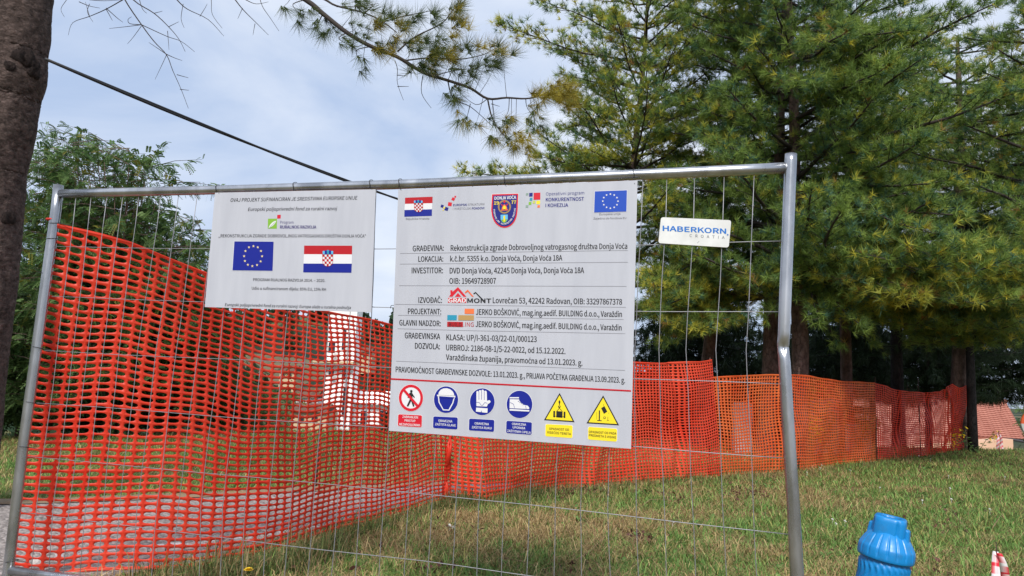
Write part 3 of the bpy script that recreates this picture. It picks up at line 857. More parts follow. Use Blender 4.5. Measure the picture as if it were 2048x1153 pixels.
_, ntuft['D'] = pine('pine with a reddish brown stem standing just left of the bent post', b, tp, .16, 'pine_tree',
     whorls=[(2.9, 8.8, .5, 5, 1.9, 1.2, .15)], yellow=.1, tuft=.145, seed=24, dens=1.35, group=G, explicit=[ex(1540, 600, 12.8, 1500, 560, 11.2, .03, .03, 2)])
b, tp = trunk_axis(1691, 760, 1693, 600, 14.6, htop=8.8)
_, ntuft['E'] = pine('pine with a straight brown stem behind the orange netting, right of the post', b, tp, .125, 'pine_tree',
     whorls=[(3.1, 9.0, .5, 5, 2.1, 1.3, .12)],
     explicit=[ex(1693, 600, 14.6, 1620, 590, 12.2, .03, .03, 2), ex(1693, 590, 14.6, 1750, 640, 12.4, .03, .05, 1), ex(1693, 570, 14.6, 1780, 560, 12, .03, .03, 4), ex(1693, 590, 14.6, 1680, 560, 10.6, .03, .03, 1.3), ex(1693, 560, 14.6, 1640, 520, 10.6, .03, .03, 1.2)],
     yellow=.12, tuft=.145, seed=25, dens=1.2, group=G)
b, tp = trunk_axis(1795, 790, 1794, 640, 17, htop=9.2)
_, ntuft['F'] = pine('dark stemmed pine behind the sagging stretch of red netting', b, tp, .15, 'pine_tree', mat='bark_dark',
     whorls=[(3.3, 9.2, .55, 5, 2.4, 1.6, .1)], explicit=[ex(1795, 570, 15.5, 1720, 556, 10.8, .04, .03, 1.4), ex(1795, 580, 15.5, 1810, 600, 10.4, .04, .03, 1.6), ex(1795, 580, 15.5, 1760, 600, 10.6, .04, .03, 1.6), ex(1795, 550, 15.5, 1840, 540, 10.4, .04, .03, 1.4), ex(1795, 540, 15.5, 1780, 520, 10.2, .04, .03, 1.4), ex(1795, 590, 15.5, 1700, 620, 11.2, .04, .03, 1.2)],
     yellow=.18, tuft=.145, seed=26, dens=1.1, group=G)
b, tp = trunk_axis(1921, 860, 1920, 640, 16.2, htop=9.2)
_, ntuft['G'] = pine('thick dark pine that the far end of the red netting is wrapped round', b, tp, .19, 'pine_tree',
     whorls=[(3.2, 9.2, .5, 6, 2.7, 1.8, .12)],
     explicit=[ex(1925, 580, 15.5, 1890, 600, 10.4, .04, .03, 1.6), ex(1925, 580, 15.5, 1960, 606, 10.2, .04, .03, 1.6), ex(1925, 580, 15.5, 2040, 600, 10.6, .04, .03, 1.6), ex(1925, 540, 15.5, 1940, 545, 10.2, .04, .03, 1.4), ex(1925, 560, 15.5, 1850, 575, 10.4, .04, .03, 1.6), ex(1925, 520, 15.5, 2030, 530, 10.2, .04, .03, 1.4), ex(1925, 500, 15.5, 1870, 510, 10, .04, .03, 1.4), ex(1925, 600, 15.5, 1900, 655, 11.5, .04, .04, .6), ex(1925, 600, 15.5, 2000, 660, 11.5, .04, .04, .6), ex(1925, 600, 15.5, 1830, 650, 11.5, .04, .04, .6), ex(1925, 610, 15.5, 1960, 690, 12.2, .04, .05, .5), ex(1925, 610, 15.5, 1860, 690, 12.2, .04, .05, .5), ex(1925, 600, 15.5, 2040, 680, 12.0, .04, .05, .5)],
     yellow=.2, tuft=.145, seed=27, dens=1.15, group=G)
b, tp = trunk_axis(2140, 760, 2135, 300, 11.5, htop=8.6)
_, ntuft['H'] = pine('pine whose boughs reach in from beyond the right edge', b, tp, .16, 'pine_tree',
     whorls=[(3.1, 8.6, .45, 6, 2.3, 1.7, .15)], yellow=.1, tuft=.145, seed=28, dens=1.2, group=G, az_skip=lambda p, q: to_px(q)[0] > 2250)

# dark hanging spruces and the dim wood behind them
def spruce(label, x, y, d, r0, H, L, seed, low=.9, group='dark spruces behind the netting', tuft=.15, step=.42, per=6, tone=1.0, width=.008, needles=10, name='spruce_tree', skip=None):
    global rnd, rng, GREEN1, GREEN2, BLUEG
    rnd = random.Random(seed); rng = np.random.default_rng(seed)
    p0 = at(x, y, d); g = gz(p0[0], p0[1])
    base = npv(p0[0], p0[1], g - .15); top = base + npv(0, 0, H + .15)
    t = thing(name, (base[0], base[1], g), label, 'tree', group)
    n_ = 10
    m = MB(); m.tube([base + (top - base) * k / n_ for k in range(n_ + 1)], [r0 * (1 - .9 * k / n_) for k in range(n_ + 1)], 12)
    m.build('trunk', MT['bark_dark'], t, True)
    fol = Foliage(); tw = []
    z = low
    while z < H - .3:
        u = z / H; a0 = rnd.random() * 6.28
        for k in range(per):
            a = a0 + 6.283 * k / per + rnd.uniform(-.3, .3); l_ = L * (1 - u) ** .7 * rnd.uniform(.7, 1.1) + .2
            p = base + npv(0, 0, z + .15 + rnd.uniform(-.1, .1)); q = p + npv(math.cos(a), math.sin(a), -.18) * l_
            if skip and skip(p, q): continue
            pts = limb_points(p, q, .05, 6)
            MB().tube(pts, np.linspace(.02, .006, 6), 4).build('limb', MT['bark_dark'], t)
            P = np.array(pts)
            ns = int(l_ / .13)
            for i in range(ns):
                tt = .15 + .85 * i / ns; c = np.array([np.interp(tt, np.linspace(0, 1, 6), P[:, k2]) for k2 in range(3)])
                hang = rnd.uniform(.15, .5) * (1 - .4 * tt)
                sd = npv(-math.sin(a), math.cos(a), 0) * rnd.uniform(-.35, .35) * (1.1 - tt * .6)
                for k3 in range(3):
                    u3 = rnd.random()
                    col = (npv(.022, .042, .022) * (1 - u3) + npv(.04, .07, .03) * u3) * tone  # spruce green kept dark; on the backdrop trees it includes painted canopy shade
                    fol.add(c + sd * (k3 + 1) / 3 + npv(0, 0, -hang * k3 / 3 * .8), sd + npv(0, 0, -.5) + npv(*rng.normal(size=3)) * .25, tuft * rnd.uniform(.8, 1.3), col)
        z += step * rnd.uniform(.8, 1.2)
    fol.build('needles', t, MT['needle'], needles, width)
    return t
spruce('black green spruce with drooping twigs beside the thick pine at the netting end', 1946, 890, 15.6, .105, 8.5, 2.3, 31, low=2.5, width=.012, needles=14)
spruce('drooping dark spruce at the right edge above the tiled roof', 2066, 870, 17.5, .13, 9, 2.6, 32, low=2.9, width=.012, needles=14)
k = 0
for (x, d, H, L, lw, lab) in ((1330, 19, 5.4, 2.1, 1.0, 'dim spruce filling the gap right of the big board'), (1400, 18, 5.2, 2.0, 1.3, 'dim spruce behind the leaning bare stem'), (1475, 20, 5.0, 2.2, 1.0, 'dim spruce seen through the mesh left of the bent post'),
                     (1640, 21, 5.8, 2.3, 2.2, 'dim spruce in the gap between post and brown stem'), (1745, 22, 7.0, 2.5, 3.2, 'dim spruce between the brown stem and the dark stem'), (1700, 19, 5.6, 2.0, 2.5, 'dim spruce just right of the brown stem'),
                     (1858, 21.5, 7.3, 2.5, 3.2, 'dim spruce left of the thick pine'), (1936, 23, 10, 2.9, 3.7, 'dim spruce high behind the tiled roof corner'), (2090, 21, 9, 2.6, 3.4, 'dim spruce over the right end of the tiled roof'), (1215, 20, 4.6, 2.0, 1.0, 'dim spruce hidden mostly behind the big board'), (1560, 22, 5.6, 2.6, 1.4, 'farthest dim spruce behind the reddish stem')):
    spruce(lab, x, 880, d, .13, H, L, 40 + k, low=lw, tone=1.0, tuft=.24, width=.02, needles=12, step=.34, per=8)
    k += 1

# ---- the feathery locust tree on the left
class Leaves:
    def __init__(s): s.P, s.D, s.C, s.S = [], [], [], []
    def build(s, name, parent, mat, pairs=7):
        P = np.array(s.P); D = np.array(s.D); C = np.array(s.C); S = np.array(s.S); n = len(P)
        D /= np.linalg.norm(D, axis=1, keepdims=True)
        H = np.cross(D, rng.normal(size=(n, 3)) * .5 + np.array([0, 0, 1.0])); H /= np.linalg.norm(H, axis=1, keepdims=True)
        u = np.linspace(.15, 1, pairs)[None, :, None]
        rach = P[:, None] + D[:, None] * S[:, None, None] * u + np.array([0, 0, -1.0]) * S[:, None, None] * .35 * u * u
        out = []
        for sgn in (-1, 1):
            l = S[:, None, None] * .26
            dr = H[:, None] * sgn * .9 + D[:, None] * .45 + np.array([0, 0, -.25])
            dr = dr / np.linalg.norm(dr, axis=2, keepdims=True)
            w = D[:, None] * l * .34
            out.append(np.stack([rach, rach + dr * l * .5 + w, rach + dr * l, rach + dr * l * .5 - w], 3).transpose(0, 1, 3, 2))
        V = np.stack(out, 2).reshape(-1, 3)
        Q = np.arange(len(V)).reshape(-1, 4)
        c = np.repeat(C, pairs * 2, 0) * rng.uniform(.8, 1.2, (n * pairs * 2, 1))
        return tag(np_mesh(name, V, Q, mat, parent, col=np.repeat(c, 4, 0)), kind='stuff')

def locust(name, label, basepx, d, ends, seed, spread_d=1.1, leafS=.125, per_limb=46, yellow=.1, group=None, sub=13, r0=.06, tone=1.0):
    global rnd, rng
    rnd = random.Random(seed); rng = np.random.default_rng(seed)
    b = at(basepx[0], basepx[1], d); b[2] = gz(b[0], b[1])
    t = thing(name, tuple(b), label, 'shrub' if 'shrub' in name else 'tree', group)
    lv = Leaves(); tw = []
    crown_base = b + npv(0, 0, .45)
    MB().tube([b + npv(0, 0, -.15), b + npv(0, 0, .2), crown_base], [r0 * 1.3, r0, r0 * .9], 10).build('trunk', MT['bark_far'], t, True)
    for (x, y) in ends:
        e = at(x, y, d + rnd.uniform(-spread_d, spread_d))
        L = np.linalg.norm(e - crown_base)
        mid = crown_base * .5 + e * .5 + npv(0, 0, .1 * L)
        P = [crown_base * (1 - u) ** 2 + mid * 2 * u * (1 - u) + e * u * u for u in np.linspace(0, 1, 9)]
        P = P[:8]; MB().tube(P, np.linspace(r0 * .4, .004, 8), 5).build('limb', MT['bark_far'], t, True); P = P + [e]
        for s_ in range(sub):
            u = rnd.uniform(.4, .97); i = min(7, int(u * 8)); p = P[i] * (1 - (u * 8 - i)) + P[i + 1] * (u * 8 - i)
            aa_ = rnd.random() * 6.28; dr = (e - crown_base) / L * .15 + npv(math.cos(aa_), math.sin(aa_), rnd.uniform(-.25, .35))
            l_ = rnd.uniform(.3, .85); q = p + dr * l_ + npv(0, 0, -.1 * l_)
            tw.append((p, p * .5 + q * .5 + npv(0, 0, .04), q, .006))
            nl = max(3, int(per_limb * 3.6 / sub))
            for k in range(nl):
                w = rnd.uniform(.25, 1.05); c = p * (1 - w) + q * w
                uu = rnd.random()
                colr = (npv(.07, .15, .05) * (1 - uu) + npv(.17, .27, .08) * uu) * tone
                if rnd.random() < yellow: colr = npv(.24, .23, .04) * rnd.uniform(.6, 1)
                dd = dr * .5 + npv(*rng.normal(size=3)) * .6 + npv(0, 0, -.1)
                lv.P.append(c); lv.D.append(dd); lv.C.append(colr); lv.S.append(leafS * rnd.uniform(.7, 1.2))
    twigs_mesh(tw, 'twigs', MT['bark_far'], t); t.children[-1]['kind'] = 'stuff'
    lv.build('leaves', t, MT['leaf'])
    return t

def sample_poly(poly, n, seed):
    r = random.Random(seed); out = []
    xs = [p[0] for p in poly]; ys = [p[1] for p in poly]
    while len(out) < n:
        x, y = r.uniform(min(xs), max(xs)), r.uniform(min(ys), max(ys))
        c = False; j = len(poly) - 1
        for i in range(len(poly)):
            if (ys[i] > y) != (ys[j] > y) and x < (xs[j] - xs[i]) * (y - ys[i]) / (ys[j] - ys[i]) + xs[i]: c = not c
            j = i
        if c: out.append((x, y))
    return out
crown = [(60, 300), (100, 262), (175, 262), (200, 250), (262, 285), (300, 345), (270, 390), (340, 430), (395, 470), (415, 530), (410, 640), (360, 700), (300, 760), (120, 780), (30, 640), (20, 450)]
ends = sample_poly(crown, 92, 3) + [(190, 252), (178, 260), (262, 272), (290, 320), (325, 350), (150, 262), (110, 275), (405, 440), (425, 470), (350, 440), (250, 300), (230, 330), (380, 455), (300, 300)]
locust('locust_tree', 'feathery light green locust tree rising behind the left end of the netting', (215, 862), 10.4, ends + [(140, 248), (165, 262), (205, 262), (228, 275), (95, 290), (280, 330), (385, 430), (330, 400), (360, 470)], 51, per_limb=64, tone=.88)
locust('locust_tree', 'second locust tree just behind, lower and darker, at the netting end', (390, 850), 11.3, sample_poly([(300, 520), (420, 500), (470, 600), (480, 720), (420, 800), (300, 790)], 26, 4), 52, per_limb=42, tone=.8, leafS=.16)
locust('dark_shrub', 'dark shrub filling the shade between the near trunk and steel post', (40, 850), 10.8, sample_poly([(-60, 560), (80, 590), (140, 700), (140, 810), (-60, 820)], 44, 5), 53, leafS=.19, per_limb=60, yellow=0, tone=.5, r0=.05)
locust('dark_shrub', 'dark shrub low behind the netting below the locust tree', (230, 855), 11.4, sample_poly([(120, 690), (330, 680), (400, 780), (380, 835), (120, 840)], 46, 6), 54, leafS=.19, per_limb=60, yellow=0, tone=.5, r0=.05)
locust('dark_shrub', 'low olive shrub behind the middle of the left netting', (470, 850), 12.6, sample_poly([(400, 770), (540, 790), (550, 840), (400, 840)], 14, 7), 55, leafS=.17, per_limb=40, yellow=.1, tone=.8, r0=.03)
rnd = random.Random(99); rng = np.random.default_rng(99)
# ---- black service cable from the near pine to the slim pine
a_ = at(92, 119, 4.75); e_ = at(1262, 512, 13.8)
P = []
for u in np.linspace(0, 1, 40):
    p = a_ * (1 - u) + e_ * u
    P.append(p + npv(0, 0, -.34 * 4 * u * (1 - u) * .75))
# correct for the sag so the cable meets the rail where photographed
m = MB()
for ph in (0, math.pi):
    m.tube([p + npv(0, .006 * math.cos(i * .5 + ph), .006 * math.sin(i * .5 + ph)) for i, p in enumerate(P)], .0105, 8)
tag(m.build('cable', MT['cable'], None, True), 'thick black twisted cable slung from the near trunk down behind the boards', 'cable')

locust('green_shrub', 'small green shrub beyond the right end of the tiled roof', (2100, 885), 27, sample_poly([(2062, 800), (2130, 790), (2130, 860), (2068, 850)], 14, 9), 57, leafS=.22, per_limb=40, yellow=.1, tone=.8, r0=.04, spread_d=1.5)
rnd = random.Random(98); rng = np.random.default_rng(98)
# ================================================================== FENCE PANEL
TOPR = [(118, 388), (415, 381), (780, 370), (1275, 350), (1574, 336)]
HW = [[(108, 494), (430, 498), (749, 498), (1200, 492), (1572, 483)], [(104, 594), (747, 614.5), (1200, 622), (1568, 625)], [(90, 702), (540, 723.6), (779, 735), (1200, 755), (1566, 769)],
      [(73, 806), (558, 842), (775, 857), (1285, 895), (1572, 917)], [(57, 914), (400, 945), (860, 989), (1299, 1037), (1585, 1071)], [(43, 1024), (400, 1071), (860, 1124.7), (1044, 1149.6), (1300, 1184), (1592, 1224)]]
BOTR = [(18, 1141), (117, 1154), (600, 1222), (1100, 1300), (1600, 1382)]
KX = {388: ([0, 1, 2, 3, 4, 16, 25, 26, 27, 28, 29, 30, 31, 32, 33], [1572, 1508, 1449, 1390, 1334, 753, 395.7, 359, 323.4, 278, 246, 215, 184, 153, 118]),
      700: ([0, 1, 2, 3, 4, 16, 25, 26, 27, 28, 29, 30, 31, 32, 33], [1562, 1492.5, 1432.5, 1372, 1317, 740, 353, 313, 276, 238, 206, 176, 147, 115, 73]),
      1015: ([1, 2, 3, 4, 5, 6, 7, 8, 9, 10, 11, 12, 13, 14, 15, 16, 17, 18, 19, 20, 24, 25, 26, 27, 28, 29, 30, 31, 32, 33],
             [1507, 1446, 1385, 1328, 1272, 1216, 1162, 1110, 1058, 1008, 958, 912, 863, 815, 767, 720, 675, 626, 580, 535, 356, 314, 275, 239, 206, 171, 139, 107, 73, 32]),
      1152: ([1, 2, 3, 4, 5, 6, 7, 8, 9, 10, 11, 12, 13, 14, 15, 16, 17, 18, 19, 20, 21, 22, 23, 24, 25, 26, 27, 28, 29, 30, 31, 32, 33],
             [1513, 1452, 1391, 1333.5, 1277.5, 1220, 1162, 1108, 1054.5, 1003, 953, 904, 855, 809, 758, 710, 662, 616, 570, 527, 483, 440, 399, 345, 303, 264, 228, 195, 160, 126, 96, 62, 15])}
def yon(line, x):
    return float(np.interp(x, [p[0] for p in line], [p[1] for p in line]))
fp = thing('fence_panel', (0, 0, .15), 'galvanised mesh fence panel carrying the boards, its right post dented', 'fence')
# posts
lp = [(117, 371), (112, 420), (98, 520), (73, 700), (46, 896), (17.7, 1132), (0, 1285), (-4, 1320)]
MB().tube([on_plane(*p) for p in lp], [.0225] * len(lp), 20).build('post', MT['steel'], fp, True)
rp_ = [(1582, 309), (1579, 380), (1576, 460), (1572, 560), (1569, 640), (1568, 670), (1566.5, 686), (1566, 695), (1567, 705), (1569, 725), (1571, 760), (1574, 820), (1586, 1000), (1594, 1153), (1602, 1300), (1606, 1430)]
rr_ = [.0215, .0215, .0213, .0212, .021, .0208, .0196, .0178, .0196, .0208, .021, .0215, .0218, .0225, .0225, .0225]
rz = [on_plane(*p) for p in rp_]
Q_, q_r = [], []
for i in range(len(rz) - 1):
    for k in range(5):
        u = k / 5; Q_.append(rz[i] * (1 - u) + rz[i + 1] * u); q_r.append(rr_[i] * (1 - u) + rr_[i + 1] * u)
Q_.append(rz[-1]); q_r.append(rr_[-1])
zk = on_plane(1566, 695)[2]
def dent(i, a):
    # a = 0 points along the tube frame's own axis; flatten a crease on the right front side
    z = Q_[i][2]; g = math.exp(-((z - zk) / .020) ** 2); g2 = math.exp(-((z - zk) / .10) ** 2)
    return 1 - .55 * g * max(0, math.cos(a - DENT_A)) ** 2 - .16 * g2 * max(0, math.cos(a - DENT_A)) + .10 * g * abs(math.sin(a - DENT_A))
DENT_A = math.radians(0)
MB().tube(Q_, q_r, 32, jitter=dent).build('post', MT['steel'], fp, True)
# rails
MB().tube([on_plane(x, yon(TOPR, x)) for x in np.linspace(122, 1570, 14)], .0202, 18).build('top_rail', MT['steel'], fp, True)
MB().tube([on_plane(x, yon(BOTR, x)) for x in np.linspace(22, 1600, 14)], .0195, 18).build('bottom_rail', MT['steel'], fp, True)
# the welded wires, each one its own part
for k in range(1, 33):
    xs = {y: float(np.interp(k, *KX[y])) for y in KX}
    ys_ = sorted(KX); pts = []
    y0 = yon(TOPR, xs[388]); 
    for y in [y0] + [y for y in (450, 560, 640, 700, 780, 860, 940, 1015, 1085, 1152)]:
        pts.append((float(np.interp(y, ys_, [xs[q] for q in ys_])) + .9 * math.sin(y * .021 + k * 1.3), y))
    # continue below the frame to the bottom rail
    ye = yon(BOTR, pts[-1][0]); sl = (xs[1152] - xs[1015]) / 137
    if ye > 1160: pts.append((pts[-1][0] + sl * (ye - 1152), ye))
    else: pts[-1] = (pts[-1][0], ye)
    pts = [p for p in pts if p[1] <= ye]
    MB().tube([on_plane(*p) for p in pts], .00155, 6).build('wire', MT['wire'], fp, True)
for h in HW:
    MB().tube([on_plane(x, yon(h, x) + .8 * math.sin(x * .013 + h[0][1]), .0042) for x in np.linspace(h[0][0], h[-1][0] - 8, 22)], .00155, 6).build('wire', MT['wire'], fp, True)
# ties holding the netting to the left post
for (x, y, s) in ((101, 478, -1), (86, 548, -1), (107, 447, -1), (73, 696, -1), (60, 806, -1), (47, 895, -1), (20, 1122, -1)):
    c = on_plane(x + 4, y); n_ = 16
    ring = [c + npv(.0245 * math.cos(2 * math.pi * k / n_), .0245 * math.sin(2 * math.pi * k / n_), .004 * math.sin(2 * math.pi * k / n_ + x)) for k in range(n_ + 1)]
    ring += [ring[-1] + npv(.02, .01, -.004), ring[-1] + npv(.045, .02, -.008)]
    MB().tube(ring, .0016, 6).build('wire_tie', MT['tie'], fp)
c = on_plane(105, 440)
MB().tube([c + npv(.0250 * math.cos(2 * math.pi * k / 16), .0250 * math.sin(2 * math.pi * k / 16), 0) for k in range(17)] , .0042, 6).build('red_band', MT['redtie'], fp)

# ================================================================== PRINTED BOARDS
def seg_mat(name, c): 
    if name not in MT: MT[name] = flat(name, c, .45, 0, .35)
    return MT[name]
INK = dict(black=(.012, .012, .014), navy=(.006, .010, .17), purple=(.03, .02, .14), grey=(.13, .13, .15), red=(.55, .008, .022), dred=(.40, .006, .012), blue=(.004, .012, .23), eublue=(.004, .055, .40),
           white=(.66, .66, .68), yellow=(.78, .62, .02), gold=(.62, .50, .25), green=(.19, .40, .035), teal=(.02, .25, .38), tan=(.40, .25, .09), orange=(.72, .16, .05), orange2=(.70, .12, .035), brown=(.30, .19, .08),
           line=(.22, .22, .25), hblue=(.005, .14, .48), hgrey=(.16, .18, .21), skyb=(.1, .4, .65), olive=(.45, .5, .12), ggrey=(.22, .30, .26))
def ink(c): return seg_mat('ink_' + c, INK[c])

class Board:
    def __init__(s, y, ox=0, oy=0, sc=1): s.y = y; s.lay = 0; s.o = (ox, oy, sc)
    def P(s, x, y, lay=1):
        ox, oy, sc = s.o
        return on_plane(ox + x / sc, oy + y / sc, s.y - .0007 * lay)
    def use(s, ox, oy, sc): s.o = (ox, oy, sc); return s

def poly_part(B, polys, colour, lay, name, parent, th=.0004):
    """flat printed shapes, one mesh; polys: list of outlines in photo units"""
    m = MB()
    for pl in polys:
        vs = [B.P(x, y, lay) for x, y in pl]
        v3 = [Vector(v) for v in vs]
        tris = tessellate_polygon([v3])
        fs = []
        for t in tris:
            a, b, c = (v3[i] for i in t)
            nrm = (b - a).cross(c - a)
            fs.append(tuple(t) if nrm.y < 0 else tuple(t[::-1]))
        m.add(vs, fs)
    return m.build(name, ink(colour), parent)

def ell(cx, cy, rx, ry, n=40, rot=0):
    out = []
    for k in range(n):
        a = 2 * math.pi * k / n; x, y = rx * math.cos(a), ry * math.sin(a)
        out.append((cx + x * math.cos(rot) - y * math.sin(rot), cy + x * math.sin(rot) + y * math.cos(rot)))
    return out
def star(cx, cy, r, n=5):
    return [(cx + (r if k % 2 == 0 else r * .42) * math.sin(math.pi * k / n), cy - (r if k % 2 == 0 else r * .42) * math.cos(math.pi * k / n)) for k in range(2 * n)]
def strip(p, q, w):
    dx, dy = q[0] - p[0], q[1] - p[1]; L = math.hypot(dx, dy); nx, ny = -dy / L * w / 2, dx / L * w / 2
    return [(p[0] + nx, p[1] + ny), (q[0] + nx, q[1] + ny), (q[0] - nx, q[1] - ny), (p[0] - nx, p[1] - ny)]
def quadmap(q, u, v):
    """u,v in 0..1 within quad TL,TR,BR,BL"""
    a = (q[0][0] * (1 - u) + q[1][0] * u, q[0][1] * (1 - u) + q[1][1] * u); b = (q[3][0] * (1 - u) + q[2][0] * u, q[3][1] * (1 - u) + q[2][1] * u)
    return (a[0] * (1 - v) + b[0] * v, a[1] * (1 - v) + b[1] * v)

_font_cache = {}
FONT = None
try:
    import os
    FONT = bpy.data.fonts.load(os.path.join(bpy.utils.resource_path('LOCAL'), 'datafiles', 'fonts', 'Noto Sans CJK Regular.woff2'))
except Exception:
    FONT = None
ACC = {'č': ('c', 1), 'ć': ('c', 2), 'š': ('s', 1), 'ž': ('z', 1), 'Č': ('C', 1), 'Ć': ('C', 2), 'Š': ('S', 1), 'Ž': ('Z', 1)}
def raw_glyphs(string, spacing=1.0):
    cu = bpy.data.curves.new('text', 'FONT'); cu.body = string; cu.size = 1
    if FONT is not None: cu.font = FONT
    cu.space_character = spacing; cu.resolution_u = 3
    o = bpy.data.objects.new('text', cu); COL.objects.link(o)
    bpy.context.view_layer.update()
    dg = bpy.context.evaluated_depsgraph_get()
    me = o.evaluated_get(dg).to_mesh()
    V = np.array([v.co[:] for v in me.vertices]).reshape(-1, 3); Fs = [tuple(p.vertices) for p in me.polygons]
    o.evaluated_get(dg).to_mesh_clear()
    bpy.data.objects.remove(o); bpy.data.curves.remove(cu)
    return V, Fs
_one = {}
def one(ch):
    if ch not in _one:
        V, _ = raw_glyphs(ch); _one[ch] = (V[:, 0].min(), V[:, 0].max(), V[:, 1].max())
    return _one[ch]
def glyph_mesh(string, bold, italic, spacing=1.0):
    """outline of a line of text as flat faces; the accents of the Croatian letters are drawn on top of their base letters"""
    key = (string, italic, spacing)
    if key in _font_cache: return _font_cache[key]
    plain = ''.join(ACC[c][0] if c in ACC else c for c in string)
    V, Fs = raw_glyphs(plain, spacing)
    V = [tuple(v) for v in V]; cap = one('H')[2]
    for i, c in enumerate(string):
        if c not in ACC: continue
        base, kind = ACC[c]
        Vp, _ = raw_glyphs(plain[:i + 1], spacing)
        x0, x1, top = one(base)
        xm = Vp[:, 0].max() - (x1 - x0) / 2; k = cap
        y0 = top + .07 * k; w = .062 * k
        if kind == 1:
            q = [(xm - .17 * k, y0 + .19 * k), (xm - .17 * k + w * 1.3, y0 + .19 * k), (xm, y0 + .09 * k), (xm + .17 * k - w * 1.3, y0 + .19 * k), (xm + .17 * k, y0 + .19 * k), (xm + w * .6, y0), (xm - w * .6, y0)]
            f = [(0, 6, 2, 1), (6, 5, 2), (2, 5, 4, 3)]
        else:
            q = [(xm - .05 * k, y0), (xm + .03 * k, y0), (xm + .17 * k, y0 + .2 * k), (xm + .05 * k, y0 + .2 * k)]; f = [(0, 1, 2, 3)]
        b0 = len(V); V += [(x, y, 0) for x, y in q]; Fs += [tuple(b0 + j for j in ff) for ff in f]
    V = np.array(V, float).reshape(-1, 3)
    V[:, 0] += italic * V[:, 1]
    _font_cache[key] = (V, Fs)
    return V, Fs
CAPH = None
def caph():
    global CAPH
    if CAPH is None:
        V, _ = glyph_mesh('H', 0, 0); CAPH = (V[:, 1].max() - V[:, 1].min())
    return CAPH
def text_part(B, s, p0, p1, cap, colour, parent, bold=0.0, italic=0.0, lay=1, spacing=1.0, name='lettering'):
    V, Fs = glyph_mesh(s, 0, italic, spacing)
    x0, x1 = V[:, 0].min(), V[:, 0].max(); c = caph()
    dx, dy = p1[0] - p0[0], p1[1] - p0[1]
    L = math.hypot(dx, dy); ex_, ey_ = dx / L, dy / L
    m = MB(); w = bold * 1.9 * cap
    for q, (sx_, sy_) in enumerate(((0, 0), (w, 0), (-w, 0), (0, w * .6), (0, -w * .6)) if bold else ((0, 0),)):
        vs = []
        for v in V:
            u = (v[0] - x0) / (x1 - x0); h = v[1] / c * cap
            vs.append(B.P(p0[0] + dx * u + sx_, p0[1] + dy * u - h + sy_, lay + .05 * q))
        m.add(vs, Fs)
    o = m.build(name, ink(colour), parent)
    return o
def char_on(B, ch, c, ang, cap, colour, acc, lay, bold=.01, wid=.9):
    V, Fs = glyph_mesh(ch, 0, 0); k = caph(); w = (V[:, 0].max() + V[:, 0].min()) / 2
    for q, sh_ in enumerate((0, bold * 2 * cap, -bold * 2 * cap)):
        vs = []
        for v in V:
            x = (v[0] - w) / k * cap * wid + sh_; y = (v[1] / k - .5) * cap
            vs.append(B.P(c[0] + x * math.cos(ang) + y * math.sin(ang), c[1] + x * math.sin(ang) - y * math.cos(ang), lay + .05 * q))
        acc.add(vs, Fs)

def board_slab(corners, y, th, name, mat, label, cat):
    c = [on_plane(px, py, y) for px, py in corners]     # TL TR BR BL, front face
    ctr = sum(c) / 4
    t = thing(name, tuple(ctr + npv(0, th / 2, 0)), label, cat)
    back = [p + npv(0, th, 0) for p in c]
    m = MB().hexa([c[3], c[2], back[2], back[3], c[0], c[1], back[1], back[0]])
    m.build('panel', mat, t)
    return t

def hook(parent, x, y, up=True, rail_r=.0202):
    """short black wire tie looped over the rail at photo pixel x"""
    if up:
        yr = yon(TOPR, x); c = on_plane(x, yr); n_ = 12
        pts = [c + npv(.003 * math.sin(k), -(rail_r + .003) * math.cos(math.pi * k / n_ * 1.35 - .9), (rail_r + .003) * math.sin(math.pi * k / n_ * 1.35 - .9)) for k in range(n_ + 1)]
        pts = [on_plane(x + 3, y + 3, -.026), on_plane(x + 1, y - 5, -.028)] + pts
    else:
        pts = [on_plane(x - 5, y + 4, -.018), on_plane(x - 4, y - 1, -.022), on_plane(x, y - 2, -.022), on_plane(x + 6, y - 1, -.012), on_plane(x + 10, y, .003)]
    MB().tube(pts, .0014, 5).build('wire_tie', MT['tie'], parent)

def eu_flag(B, q, stars, r, blue, sc, parent):
    poly_part(B, [[(q[0][0] - 3, q[0][1] - 3), (q[1][0] + 3, q[1][1] - 3), (q[2][0] + 3, q[2][1] + 3), (q[3][0] - 3, q[3][1] + 3)]], 'white', 1, 'flag_border', parent)
    poly_part(B, [q], blue, 2, 'flag', parent)
    poly_part(B, [star(x, y, r) for x, y in stars], sc, 3, 'flag_stars', parent)

